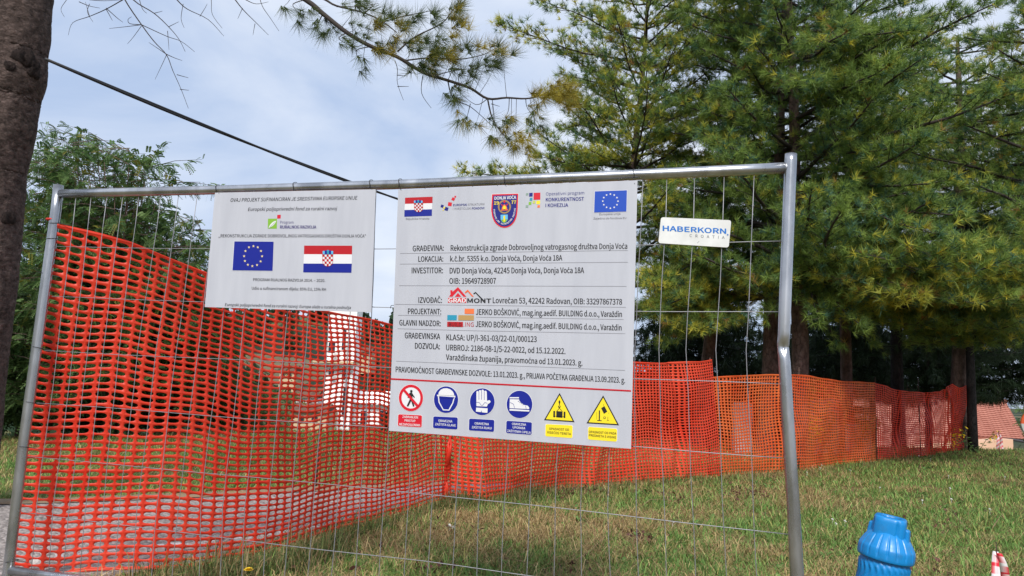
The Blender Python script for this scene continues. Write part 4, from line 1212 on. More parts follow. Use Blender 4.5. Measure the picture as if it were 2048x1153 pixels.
def hr_flag(B, red, blu, shield, crown, parent):
    (sx0, sy0, sx1, sy1) = shield
    poly_part(B, [red], 'dred', 1, 'flag_stripe', parent); poly_part(B, [blu], 'blue', 1, 'flag_stripe', parent)
    poly_part(B, [[red[3], red[2], blu[1], blu[0]]], 'white', 1, 'flag_stripe', parent)
    cx = (sx0 + sx1) / 2; w = (sx1 - sx0) / 2; h = sy1 - sy0
    def outline(e):
        pts = [(sx0 - e, sy0 - e), (sx1 + e, sy0 - e), (sx1 + e, sy0 + h * .55)]
        for k in range(1, 10):
            a = math.pi / 2 * k / 9; pts.append((cx + (w + e) * math.cos(a), sy0 + h * .55 + (h * .45 + e) * math.sin(a)))
        for k in range(1, 10):
            a = math.pi / 2 + math.pi / 2 * k / 9; pts.append((cx + (w + e) * math.cos(a), sy0 + h * .55 + (h * .45 + e) * math.sin(a)))
        return pts
    poly_part(B, [outline(3)], 'dred', 2, 'coat_of_arms', parent)
    poly_part(B, [outline(0)], 'white', 3, 'coat_of_arms', parent)
    cells = []
    for i in range(5):
        for j in range(5):
            if (i + j) % 2 == 0:
                x0, x1 = sx0 + 2 * w * i / 5, sx0 + 2 * w * (i + 1) / 5; y0, y1 = sy0 + h * j / 5, sy0 + h * (j + 1) / 5
                def lim(x):
                    u = min(1, abs(x - cx) / w); return sy0 + h * .55 + h * .45 * math.sqrt(max(0, 1 - u * u))
                ya, yb = min(y1, lim(x0)), min(y1, lim(x1))
                if ya > y0 + 1 or yb > y0 + 1: cells.append([(x0, y0), (x1, y0), (x1, max(yb, y0 + .5)), (x0, max(ya, y0 + .5))])
    poly_part(B, cells, 'dred', 4, 'checkerboard', parent)
    (cx0, cy0, cx1, cy1) = crown; cols = ['skyb', 'blue', 'teal', 'blue', 'skyb']
    for k in range(5):
        a, b = cx0 + (cx1 - cx0) * k / 5, cx0 + (cx1 - cx0) * (k + 1) / 5
        off = abs(k - 2) * (cy1 - cy0) * .12
        poly_part(B, [[(a, cy0 + off), ((a + b) / 2, cy0 + off - 3), (b, cy0 + off), (b - 1, cy1), (a + 1, cy1)]], cols[k], 5, 'crown_shield', parent)

# ---------------- left board
TH = .003
BL = board_slab([(430, 386), (751.4, 379), (742.8, 625), (409.5, 614.5)], -.0285, TH, 'notice_board', MT['board'], 'smaller white notice board with two flags, left of the large board', 'sign')
B = Board(-.0285).use(400, 360, 4.118)
T_ = lambda *a, **k: text_part(B, *a, **k)
T_('OVAJ PROJEKT SUFINANCIRAN JE SREDSTVIMA EUROPSKE UNIJE', (252, 182), (1297, 163), 29, 'black', BL, bold=.006, italic=.22)
T_('Europski poljoprivredni fond za ruralni razvoj', (395, 257), (1130, 250), 27, 'black', BL, bold=.006, italic=.22)
poly_part(B, [[(560, 321), (634, 320), (632, 403), (558, 402)]], 'green', 1, 'leaf_emblem', BL)
lf = [(565, 400)] + [(565 + 62 * u, 400 - 62 * u ** .6 - 8 * math.sin(math.pi * u)) for u in np.linspace(.05, 1, 9)] + [(627 - 58 * u, 338 + 58 * u ** .62 + 8 * math.sin(math.pi * u) * .6) for u in np.linspace(.05, .95, 9)]
poly_part(B, [lf], 'white', 2, 'leaf_emblem', BL)
poly_part(B, [strip((572, 396), (615, 350), 2.5)], 'green', 3, 'leaf_emblem', BL)
poly_part(B, [[(636, 290), (665, 288), (664, 319), (635, 320)]], 'red', 1, 'red_square', BL)
T_('Program', (661, 362), (770, 362), 23, 'purple', BL)
T_('RURALNOG RAZVOJA', (660, 402), (957, 402), 25, 'purple', BL, bold=.022)
T_(',,REKONSTRUKCIJA ZGRADE DOBROVOLJNOG VATROGASNOG DRUŠTVA DONJA VOĆA"', (152, 474), (1366, 476), 25, 'black', BL, bold=.006)
eu_flag(B, [(283, 507), (607, 509), (598, 750), (267, 746)], [(440, 547), (476, 556), (502, 587), (511, 630), (499, 672), (470, 702), (431, 711), (394, 700), (370, 669), (363, 629), (374, 587), (403, 556)], 12, 'blue', 'gold', BL)
hr_flag(B, [(858, 542), (1253, 543), (1252, 615), (856, 613)], [(852, 690), (1250, 691), (1247, 766), (850, 763)], (1010, 615, 1093, 712), (1010, 580, 1097, 614), BL)
T_('PROGRAM RUALNOG RAZVOJA 2014. – 2020.', (438, 834), (1030, 842), 23, 'black', BL, bold=.008)
T_('Udio u sufinanciranom dijelu: 85% EU, 15% RH', (427, 905), (1037, 915), 23, 'black', BL, bold=.008)
T_('Europski poljoprivredni fond za ruralni razvoj: Europa ulaže u ruralna područja', (205, 1040), (1242, 1065), 23, 'black', BL, bold=.008, italic=.22)
for x, y in ((437, 392), (591, 386), (743, 384)): hook(BL, x, y)
for x, y in ((414, 612), (739, 615), (582, 617)): hook(BL, x, y, False)

# ---------------- right board
BR = board_slab([(796.5, 380), (1275, 361), (1262, 898), (778, 862)], -.0285, TH, 'construction_board', MT['board'], 'largest white board, full of building permit text above six safety symbols', 'sign')
B = Board(-.0285)
B.use(780, 360, 4.0157)
hr_flag(B, [(121, 144), (342, 136), (341, 188), (120, 194)], [(116, 243), (337, 237), (336, 290), (115, 297)], (196, 187, 262, 258), (192, 164, 262, 186), BR)
T_('Republika Hrvatska', (128, 322), (315, 319), 15, 'grey', BR, bold=.004)
def rsq(cx, cy, s, a):
    return [(cx + s / 2 * (math.cos(a + k * math.pi / 2) - math.sin(a + k * math.pi / 2)), cy + s / 2 * (math.sin(a + k * math.pi / 2) + math.cos(a + k * math.pi / 2))) for k in range(4)]
poly_part(B, [rsq(481, 196, 30, .15), rsq(508, 155, 24, .5), rsq(524, 136, 14, .1)], 'red', 1, 'red_square', BR)
poly_part(B, [rsq(419, 212, 22, .35), rsq(453, 234, 28, .3)], 'navy', 1, 'blue_square', BR)
poly_part(B, [rsq(436, 225, 13, .2), rsq(427, 243, 9, .4)], 'yellow', 2, 'yellow_square', BR)
T_('EUROPSKI', (508, 212), (618, 209), 17, 'navy', BR, bold=.02)
T_('STRUKTURNI', (627, 209), (758, 204), 17, 'grey', BR)
T_('I INVESTICIJSKI', (505, 241), (650, 239), 17, 'grey', BR)
T_('FONDOVI', (658, 239), (757, 236), 17, 'navy', BR, bold=.02, italic=.1)
# fire brigade crest
def crest(e):
    x0, x1 = 820 + e, 1030 - e; pts = [(x0, 117 + e), (x1, 111 + e), (x1 - 4, 240)]
    cx, rx = (x0 + x1) / 2 - 6, (x1 - x0) / 2
    for k in range(1, 20):
        a = math.pi * k / 20; pts.append((cx + rx * math.cos(a), 240 + (146 - e) * math.sin(a) ** .9))
    pts.append((x0 - 8, 240))
    return pts
poly_part(B, [crest(-3)], 'white', 1, 'crest', BR); poly_part(B, [crest(0)], 'red', 2, 'crest', BR); poly_part(B, [crest(11)], 'navy', 3, 'crest', BR)
text_part(B, 'DONJA VOĆA', (840, 161), (1012, 153), 25, 'white', BR, bold=.02, lay=4)
text_part(B, '19', (836, 200), (873, 198), 26, 'yellow', BR, bold=.02, lay=4)
text_part(B, '77', (975, 194), (1012, 192), 26, 'yellow', BR, bold=.02, lay=4)
poly_part(B, [ell(919, 217, 53, 55)], 'brown', 4, 'wreath', BR); poly_part(B, [ell(919, 217, 40, 42)], 'navy', 5, 'wreath', BR)
poly_part(B, [[(897, 236), (899, 222), (907, 205), (919, 197), (931, 205), (939, 222), (941, 236), (919, 243)], [(892, 240), (946, 238), (946, 246), (892, 248)]], 'orange', 6, 'helmet_emblem', BR)
poly_part(B, [strip((893, 196), (907, 212), 7), strip((945, 194), (931, 210), 7), ell(919, 176, 8, 11, 16)], 'red', 6, 'helmet_emblem', BR)
poly_part(B, [[(905, 232), (910, 214), (919, 208), (928, 214), (933, 231), (919, 237)]], 'yellow', 7, 'helmet_emblem', BR)
sh = [(888, 281), (946, 279), (946, 318), (934, 338), (917, 350), (900, 339), (889, 320)]
poly_part(B, [sh], 'skyb', 5, 'small_shield', BR)
poly_part(B, [[(892, 320), (943, 316), (932, 336), (917, 347), (902, 337)]], 'green', 6, 'small_shield', BR)
poly_part(B, [[(911, 290), (925, 289), (924, 336), (912, 338)]], 'yellow', 7, 'small_shield', BR)
acc = MB(); txt = 'DOBROVOLJNO VATROGASNO DRUŠTVO'
path = [(838, 236), (838, 262), (846, 296), (862, 326), (886, 348), (915, 358), (946, 346), (972, 322), (992, 290), (1001, 256), (1004, 228)]
pl = np.array(path, float); sl_ = np.concatenate([[0], np.cumsum(np.linalg.norm(np.diff(pl, axis=0), axis=1))])
for i, ch in enumerate(txt):
    if ch == ' ': continue
    s_ = (i + .5) / len(txt) * sl_[-1]
    c = (np.interp(s_, sl_, pl[:, 0]), np.interp(s_, sl_, pl[:, 1])); c2 = (np.interp(s_ + 4, sl_, pl[:, 0]), np.interp(s_ + 4, sl_, pl[:, 1])); c1 = (np.interp(s_ - 4, sl_, pl[:, 0]), np.interp(s_ - 4, sl_, pl[:, 1]))
    char_on(B, ch, c, math.atan2(c2[1] - c1[1], c2[0] - c1[0]), 13, 'white', acc, 4, .02, .8)
acc.build('lettering', ink('white'), BR)
for (x0, y0, x1, y1, c) in ((1092, 107, 1112, 126, 'ggrey'), (1118, 105, 1146, 135, 'navy'), (1154, 104, 1208, 160, 'red'), (1122, 145, 1144, 168, 'teal'), (1114, 178, 1136, 202, 'green'), (1146, 168, 1168, 191, 'olive'), (1176, 168, 1206, 196, 'yellow'), (1090, 204, 1111, 225, 'ggrey'), (1184, 204, 1205, 224, 'orange')):
    poly_part(B, [[(x0, y0 + 1), (x1, y0 - 1), (x1 - 1, y1 - 1), (x0 - 1, y1 + 1)]], c, 1, 'colour_square', BR)
T_('Operativni program', (1252, 127), (1560, 117), 25, 'navy', BR)
T_('KONKURENTNOST', (1252, 174), (1557, 167), 28, 'navy', BR, bold=.02)
T_('I KOHEZIJA', (1250, 220), (1430, 217), 28, 'navy', BR, bold=.02)
eu_flag(B, [(1645, 93), (1903, 84), (1899, 255), (1639, 263)], [(1770 + 61 * math.sin(k * math.pi / 6), 172 - 57 * math.cos(k * math.pi / 6)) for k in range(12)], 9.5, 'eublue', 'white', BR)
T_('Europska unija', (1682, 285), (1850, 280), 15, 'grey', BR, bold=.004)
T_('Zajedno do fondova EU', (1634, 319), (1898, 314), 15, 'grey', BR, bold=.004)
BB = .012
rows = [('GRAĐEVINA:', (183, 574), (431, 569), 44), ('Rekonstrukcija zgrade Dobrovoljnog vatrogasnog društva Donja Voća', (488, 570), (1905, 554), 44),
        ('LOKACIJA:', (228, 658), (427, 656), 43), ('k.č.br. 5355 k.o. Donja Voća, Donja Voća 18A', (484, 656), (1383, 648), 43),
        ('INVESTITOR:', (175, 751), (424, 750), 45), ('DVD Donja Voća, 42245 Donja Voća, Donja Voća 18A', (480, 752), (1558, 749), 45),
        ('OIB: 19649728907', (477, 835), (850, 834), 45), ('IZVOĐAČ:', (229, 988), (416, 989), 44), ('Lovrečan 53, 42242 Radovan, OIB: 33297867378', (826, 990), (1863, 1003), 45),
        ('PROJEKTANT:', (145, 1078), (410, 1081), 44), ('JERKO BOŠKOVIĆ, mag.ing.aedif. BUILDING d.o.o., Varaždin', (690, 1084), (1862, 1102), 45)]
for s_, a, b, c in rows: T_(s_, a, b, c, 'black', BR, bold=BB)
lines = [[(80, 592), (1000, 580), (1910, 567)], [(80, 677), (1910, 662)], [(73, 850), (1900, 856)], [(40, 1000), (1895, 1024)], [(65, 1088), (412, 1092)], [(690, 1103), (1876, 1122)]]
for ln in lines: poly_part(B, [strip(ln[i], ln[i + 1], 3.2) for i in range(len(ln) - 1)], 'line', 1, 'rule_line', BR)
# builder's emblem: three roofs over the word
poly_part(B, [[(474, 938), (486, 922), (484, 888), (500, 886), (502, 900), (546, 862), (614, 940), (590, 940), (546, 890), (500, 940)], [(520, 940), (546, 908), (572, 940)]], 'red', 1, 'roof_emblem', BR)
poly_part(B, [[(600, 904), (624, 882), (672, 938), (660, 940), (624, 898), (606, 912)]], 'orange2', 2, 'roof_emblem', BR)
poly_part(B, [[(668, 914), (687, 900), (760, 972), (748, 976), (687, 912), (674, 922)]], 'black', 1, 'roof_emblem', BR)
poly_part(B, [[(467, 948), (612, 949), (612, 990), (465, 988)]], 'red', 1, 'emblem_plate', BR)
text_part(B, 'GRAD', (470, 985), (608, 986), 33, 'white', BR, bold=.03, lay=2)
text_part(B, 'MONT', (622, 987), (811, 989), 34, 'black', BR, bold=.03, lay=2)
B.use(780, 560, 3.294)
rows = [('GLAVNI NADZOR:', (62, 300), (334, 306), 36), ('JERKO BOŠKOVIĆ, mag.ing.aedif. BUILDING d.o.o., Varaždin', (564, 310), (1525, 334), 37), ('GRAĐEVINSKA', (98, 385), (330, 392), 37), ('DOZVOLA:', (165, 453), (328, 458), 37),
        ('KLASA: UP/I-361-03/22-01/000123', (372, 397), (966, 410), 37), ('URBROJ: 2186-08-1/5-22-0022, od 15.12.2022.', (370, 464), (1155, 489), 37), ('Varaždinska županija, pravomoćna od 13.01.2023. g.', (369, 528), (1267, 566), 37),
        ('PRAVOMOĆNOST GRAĐEVINSKE DOZVOLE: 13.01.2023. g., PRIJAVA POČETKA GRAĐENJA 13.09.2023. g.', (38, 608), (1548, 680), 36)]
for s_, a, b, c in rows: T_(s_, a, b, c, 'black', BR, bold=BB)
for ln in ([(50, 322), (560, 336), (1550, 355)], [(40, 536), (1548, 597)]): poly_part(B, [strip(ln[i], ln[i + 1], 2.6) for i in range(len(ln) - 1)], 'line', 1, 'rule_line', BR)
poly_part(B, [[(492, 190), (554, 191), (553, 225), (491, 224)]], 'orange', 2, 'emblem_block', BR)
poly_part(B, [[(378, 232), (440, 233), (439, 267), (377, 266)]], 'teal', 2, 'emblem_block', BR)
poly_part(B, [[(450, 233), (553, 234), (552, 268), (449, 267)]], 'tan', 2, 'emblem_block', BR)
poly_part(B, [[(377, 276), (481, 278), (480, 311), (376, 309)]], 'dred', 2, 'emblem_block', BR)
text_part(B, 'BUILD', (388, 306), (470, 307), 24, 'black', BR, bold=.0, lay=3)
text_part(B, '.ING', (484, 308), (552, 309), 28, 'dred', BR, lay=2)
poly_part(B, [[(4, 653), (1588, 733), (1587, 727), (4, 648)]], 'red', 2, 'red_line', BR)
poly_part(B, [[(4, 659), (1588, 738), (1588, 732), (4, 653)]], 'dred', 1, 'red_line', BR)
# six safety symbols
B.use(780, 740, 4.0157)
def rquad(q, r=.06, rv=.12):
    out = []
    for (cu, cv, a0) in ((1 - r, rv, -90), (1 - r, 1 - rv, 0), (r, 1 - rv, 90), (r, rv, 180)):
        for k in range(5):
            a = math.radians(a0 + 90 * k / 4); out.append(quadmap(q, cu + r * math.cos(a), cv + rv * math.sin(a)))
    return out
def tagplate(q, colour, texts, tcol, cap):
    poly_part(B, [rquad([(q[0][0] - 3, q[0][1] - 3), (q[1][0] + 3, q[1][1] - 3), (q[2][0] + 3, q[2][1] + 3), (q[3][0] - 3, q[3][1] + 3)])], 'white', 1, 'caption_plate', BR)
    poly_part(B, [rquad(q)], colour, 2, 'caption_plate', BR)
    for s_, a, b in texts: text_part(B, s_, a, b, cap, tcol, BR, bold=.012, lay=3)
# prohibition
poly_part(B, [ell(168, 226, 100, 110)], 'white', 1, 'prohibition_symbol', BR)
ring = [(168 + 97 * math.cos(a), 226 + 107 * math.sin(a)) for a in np.linspace(0, 2 * math.pi, 49)] + [(168 + 76 * math.cos(a), 226 + 85 * math.sin(a)) for a in np.linspace(2 * math.pi, 0, 49)]
poly_part(B, [ring[:49][i:i + 2] + [ring[97 - i - 1], ring[97 - i]] for i in range(48)], 'red', 2, 'prohibition_symbol', BR)
poly_part(B, [ell(171, 172, 10, 11, 16), [(160, 184), (176, 183), (184, 196), (199, 221), (194, 226), (180, 210), (181, 236), (196, 292), (184, 296), (170, 250), (146, 296), (134, 291), (158, 238), (157, 208), (148, 226), (141, 224), (150, 196)]], 'black', 3, 'walking_figure', BR)
poly_part(B, [strip((108, 158), (226, 296), 20)], 'red', 4, 'prohibition_symbol', BR)
tagplate([(66, 357), (257, 366), (254, 463), (63, 451)], 'red', [('ZABRANJEN', (100, 386), (224, 392)), ('PRISTUP', (118, 416), (204, 421)), ('NEZAPOSLENIMA', (76, 446), (243, 455))], 'white', 18)
def bluedisc(cx, cy, rx, ry):
    poly_part(B, [ell(cx, cy, rx + 4, ry + 4, 48)], 'white', 1, 'symbol_disc', BR); poly_part(B, [ell(cx, cy, rx, ry, 48)], 'blue', 2, 'symbol_disc', BR)
bluedisc(450, 240, 97, 107)
poly_part(B, [[(388, 204), (392, 180), (408, 160), (430, 150), (456, 148), (482, 156), (502, 172), (514, 192), (515, 210)], [(378, 200), (390, 202), (516, 208), (525, 210), (525, 222), (378, 212)],
              [(384, 212), (393, 212), (398, 258), (430, 318), (470, 320), (500, 266), (513, 218), (521, 220), (508, 270), (476, 328), (426, 326), (390, 262)]], 'white', 3, 'helmet_symbol', BR)
poly_part(B, [strip((398, 218), (513, 226), 12)], 'blue', 4, 'helmet_symbol', BR)
tagplate([(348, 374), (544, 383), (541, 480), (345, 468)], 'blue', [('OBAVEZNA', (388, 417), (500, 424)), ('ZAŠTITA GLAVE', (362, 445), (528, 457))], 'white', 18)
bluedisc(741, 257, 99, 108)
poly_part(B, [[(694, 176), (700, 170), (708, 172), (714, 182), (714, 168), (722, 162), (731, 166), (735, 176), (736, 164), (744, 158), (754, 164), (756, 178), (760, 170), (770, 168), (777, 178), (779, 250), (790, 246), (800, 244), (808, 254), (804, 264), (786, 276), (778, 296), (694, 292)],
              [(692, 304), (784, 310), (782, 346), (738, 342), (734, 324), (730, 340), (690, 336)]], 'white', 3, 'glove_symbol', BR)
poly_part(B, [strip((714, 176), (714, 240), 3.5), strip((735, 172), (735, 240), 3.5), strip((757, 176), (757, 242), 3.5), strip((694, 262), (716, 262), 3), strip((716, 262), (736, 290), 3), strip((740, 290), (762, 262), 3), strip((762, 262), (782, 270), 3)], 'blue', 4, 'glove_symbol', BR)
tagplate([(636, 392), (838, 403), (835, 499), (633, 487)], 'blue', [('OBAVEZNA', (680, 439), (794, 446)), ('ZAŠTITA RUKU', (657, 470), (816, 479))], 'white', 18)
bluedisc(1040, 278, 103, 110)
poly_part(B, [[(960, 220), (1036, 220), (1036, 230), (960, 230)], [(962, 236), (1036, 238), (1050, 264), (1082, 284), (1106, 288), (1118, 304), (1118, 316), (960, 308)], [(960, 314), (1119, 324), (1119, 336), (960, 328)]], 'white', 3, 'boot_symbol', BR)
poly_part(B, [strip((1028 + 12 * k, 256 + 9 * k), (1042 + 12 * k, 248 + 10 * k), 3.5) for k in range(4)] + [strip((964, 262), (992, 276), 3), strip((992, 276), (1000, 306), 3), strip((1088, 290), (1094, 314), 3)] + [strip((970 + 14 * k, 329 + .8 * k), (970 + 14 * k, 337 + .8 * k), 5) for k in range(10)], 'blue', 4, 'boot_symbol', BR)
tagplate([(935, 409), (1140, 422), (1137, 523), (932, 508)], 'blue', [('OBAVEZNA', (980, 443), (1092, 450)), ('UPORABA', (986, 471), (1086, 479)), ('ZAŠTITNIH CIPELA', (942, 499), (1130, 514))], 'white', 18)
def tri(p, e):
    cx, cy = sum(q[0] for q in p) / 3, sum(q[1] for q in p) / 3
    return [(cx + (x - cx) * e, cy + (y - cy) * e) for x, y in p]
for p in ([(1362, 190), (1240, 403), (1479, 419)], [(1712, 210), (1582, 428), (1836, 444)]):
    poly_part(B, [tri(p, 1.03)], 'black', 1, 'warning_triangle', BR); poly_part(B, [tri(p, .90)], 'yellow', 2, 'warning_triangle', BR)
poly_part(B, [ell(1361, 259, 7, 14, 14), strip((1361, 270), (1361, 306), 6), ell(1360, 296, 10, 10, 14), strip((1360, 308), (1340, 332), 4), strip((1360, 308), (1384, 334), 4), [(1336, 332), (1386, 335), (1385, 386), (1335, 382)], [(1312, 330), (1326, 331), (1325, 382), (1311, 380)], [(1395, 336), (1409, 337), (1408, 388), (1394, 386)], strip((1311, 372), (1408, 378), 3)], 'black', 3, 'load_symbol', BR)
poly_part(B, [ell(1360, 292, 4, 5, 10)], 'yellow', 4, 'load_symbol', BR)
poly_part(B, [[(1696, 308), (1722, 292), (1745, 336), (1718, 354)], strip((1682, 326), (1681, 404), 9), strip((1664, 407), (1700, 409), 6), strip((1660, 340), (1660, 400), 2), strip((1716, 276), (1716, 290), 2.5), ell(1723, 385, 10, 10, 14), strip((1750, 378), (1749, 404), 3), strip((1742, 406), (1758, 407), 3), strip((1756, 344), (1756, 352), 3)], 'black', 3, 'falling_symbol', BR)
poly_part(B, [ell(1723, 385, 6, 6, 12)], 'yellow', 4, 'falling_symbol', BR)
tagplate([(1250, 436), (1467, 447), (1465, 549), (1247, 534)], 'yellow', [('OPASNOST OD', (1278, 482), (1438, 491)), ('VISEĆEG TERETA', (1262, 511), (1453, 525))], 'black', 18)
tagplate([(1592, 458), (1824, 474), (1822, 578), (1590, 560)], 'yellow', [('OPASNOST OD PADA', (1597, 507), (1818, 521)), ('PREDMETA S VISINE', (1598, 534), (1815, 553))], 'black', 18)
for x, y in ((801, 385), (1011, 377), (1268, 372)): hook(BR, x, y)
for x, y in ((786, 613), (1264, 617), (779, 857), (997, 872), (1256, 893)): hook(BR, x, y, False)

# ---------------- small plate
q = [(1322, 434.8), (1462.6, 441), (1457.4, 495.6), (1316.6, 486.6)]
PL = thing('small_plate', tuple(on_plane(1390, 465, -.008)), 'small rounded white plate with blue lettering wired on near the right post', 'sign')
m = MB()
fr, bk = [], []
for (cu, cv, a0) in ((.965, .09, -90), (.965, .91, 0), (.035, .91, 90), (.035, .09, 180)):
    for k in range(6):
        a = math.radians(a0 + 90 * k / 5); x, y = quadmap(q, cu + .035 * math.cos(a), cv + .09 * math.sin(a)); fr.append(on_plane(x, y, -.010)); bk.append(on_plane(x, y, -.010) + npv(0, .005, 0))
n_ = len(fr)
m.add(fr + bk, [tuple(range(n_))[::-1], tuple(range(n_, 2 * n_))] + [(i, (i + 1) % n_, n_ + (i + 1) % n_, n_ + i) for i in range(n_)])
m.build('panel', MT['plate'], PL)
B = Board(-.010).use(1260, 300, 2.5075)
T_('HABERKORN', (165, 406), (481, 421), 25, 'hblue', PL, bold=.034)
T_('CROATIA', (299, 437), (474, 447), 14, 'hgrey', PL, spacing=1.5, bold=.008)
poly_part(B, [star(490, 426, 6)], 'hblue', 2, 'star_mark', PL)
poly_part(B, [strip((337, 468), (347, 458), 1.6)], 'hgrey', 1, 'scratch', PL)
# ================================================================== NETTING
def net(name, label, top, bot, cols, rows, mat, hole=(.62, .60), wob=.02, seed=1, n8=10, shear=0.0, edge=.035, folds=(), group='lengths of plastic barrier netting', th=.0016, sq=2.4):
    """top / bot: lists of (px, py, depth); the sheet is meshed with real holes"""
    r = np.random.default_rng(seed)
    T0 = np.array([at(*p) for p in top]); B0 = np.array([at(*p) for p in bot])
    def res(P):
        s = np.concatenate([[0], np.cumsum(np.linalg.norm(np.diff(P[:, :2], axis=0), axis=1))]); s /= s[-1]
        return lambda u: np.stack([np.interp(u, s, P[:, k]) for k in range(3)], -1)
    fT, fB = res(T0), res(B0)
    nx, ny = cols, rows
    k1 = r.uniform(0, 6, 8)
    # smooth direction for the bulges: horizontal, across the run
    run = T0[-1] - T0[0]; nr = np.array([run[1], -run[0], 0]); nr /= np.linalg.norm(nr)
    L = np.linalg.norm(run)
    def S(u, v):
        uu = u + shear * (v - .5) * np.sin(np.pi * u) * .1
        uu = uu + .0035 * np.sin(v * 9 + k1[0]) * np.sin(np.pi * u)
        a, b = fT(uu), fB(np.clip(uu, 0, 1))
        vv = v + .012 * np.sin(u * 17 + k1[1]) * np.sin(np.pi * v) + .006 * np.sin(u * 43 + v * 6 + k1[2]) * np.sin(np.pi * v)
        p = a * (1 - vv[..., None]) + b * vv[..., None]
        w = wob * (np.sin(u * 2.1 * L + k1[3] + 2.2 * v) * (.4 + v) + .6 * np.sin(u * 4.3 * L - 3.1 * v + k1[4]) * np.sin(np.pi * v) + .5 * np.sin(7 * v + k1[5] + 5 * u) + .28 * np.sin(u * 9.7 * L + 4 * v + k1[6]) + .22 * np.sin(13 * v + 3 * u * L))
        for (fu, fw, fa) in folds:
            w = w + fa * np.exp(-((u - fu - .02 * np.sin(4 * v)) / fw) ** 2)
        w = w * np.clip(np.minimum(u, 1 - u) * 14, 0, 1) if wob < .5 else w
        return p + nr * w[..., None]
    gu, gv = np.linspace(0, 1, nx + 1), np.linspace(0, 1, ny + 1)
    hx, hy = hole
    n_ = n8
    ang = np.arange(n_) * 2 * np.pi / n_ + np.pi / n_
    ca, sa = np.cos(ang), np.sin(ang)
    ex_ = 2 / sq
    ox = np.sign(ca) * np.abs(ca) ** ex_ * hx / 2; oy = np.sign(sa) * np.abs(sa) ** ex_ * hy / 2
    # outer ring on the cell border, same angles (square-projected)
    m_ = np.maximum(np.abs(ca), np.abs(sa)); bx, by = ca / m_ / 2, sa / m_ / 2
    # make sure the four corners belong to the ring
    II, JJ = np.meshgrid(np.arange(nx), np.arange(ny), indexing='ij')
    cu, cv = (II.ravel() + .5), (JJ.ravel() + .5)
    jit = r.uniform(.82, 1.08, (len(cu), 1)); jity = r.uniform(.72, 1.12, (len(cu), 1)) * (1 + .12 * np.sin(cu * .37 + cv * .21) * np.sin(cv * .5 + 1))[:, None]
    crn = [(-.5, -.5), (.5, -.5), (.5, .5), (-.5, .5)]
    mids = [(0, -.5), (.5, 0), (0, .5), (-.5, 0)]
    # 8 outer points (corners and mid edges), hole with 8 or 12 points
    outer = [crn[0], mids[0], crn[1], mids[1], crn[2], mids[2], crn[3], mids[3]]
    oa = np.array([math.atan2(y, x) for x, y in outer])
    H = 12 if n8 >= 10 else 8
    ha = (np.arange(H) * 2 * np.pi / H) - 3 * np.pi / 4
    hxv = np.sign(np.cos(ha)) * np.abs(np.cos(ha)) ** ex_ * hx / 2; hyv = np.sign(np.sin(ha)) * np.abs(np.sin(ha)) ** ex_ * hy / 2
    U = np.concatenate([cu[:, None] + np.array([o[0] for o in outer]), cu[:, None] + hxv * jit], 1) / nx
    Vv = np.concatenate([cv[:, None] + np.array([o[1] for o in outer]), cv[:, None] + hyv * jity], 1) / ny
    P = S(U, Vv).reshape(-1, 3)
    k = 8 + H; base = np.arange(len(cu))[:, None] * k
    quads, tris = [], []
    if H == 8:
        for i in range(8):
            j = (i + 1) % 8; quads.append(base + np.array([i, j, 8 + j, 8 + i]))
    else:
        # 12 hole points against 8 border points: 3 hole steps per 2 border steps
        for s in range(4):
            o0, o1, o2 = 2 * s, 2 * s + 1, (2 * s + 2) % 8
            h = [8 + (3 * s + q) % 12 for q in range(4)]
            quads += [base + np.array([o0, o1, h[1], h[0]]), base + np.array([o1, h[2], h[1], h[1]])[:], base + np.array([o1, o2, h[3], h[2]])]
    Fs = []
    tri_list = []
    for q_ in quads:
        if q_.shape[1] == 4 and (q_[0, 2] == q_[0, 3]):
            tri_list.append(q_[:, :3])
        else:
            tri_list.append(q_[:, [0, 1, 2]]); tri_list.append(q_[:, [0, 2, 3]])
    T = np.concatenate(tri_list, 0)
    # weld shared border points
    key = np.round(np.stack([U.ravel() * nx * 2, Vv.ravel() * ny * 2], 1)).astype(np.int64)
    isb = np.tile(np.arange(k) < 8, len(cu))
    kid = key[:, 0] * 100003 + key[:, 1]
    kid = np.where(isb, kid, -1 - np.arange(len(kid)))
    _, first, inv = np.unique(kid, return_index=True, return_inverse=True)
    P2 = P[first]; T = inv.ravel()[T]
    # front and back sheets 1.6 mm apart
    off = nr * th
    nv = len(P2)
    allV = np.concatenate([P2 - off / 2, P2 + off / 2]); allT = np.concatenate([T, T[:, ::-1] + nv])
    # walls round the holes
    hb = np.array([inv.ravel()[(base + 8 + i).ravel()] for i in range(H)]).T
    w1 = []
    for i in range(H):
        j = (i + 1) % H
        w1 += [np.stack([hb[:, i], hb[:, j], hb[:, j] + nv], 1), np.stack([hb[:, i], hb[:, j] + nv, hb[:, i] + nv], 1)]
    allT = np.concatenate([allT] + w1)
    o = np_mesh(name, allV, allT, mat)
    tag(o, label, 'barrier netting', group)
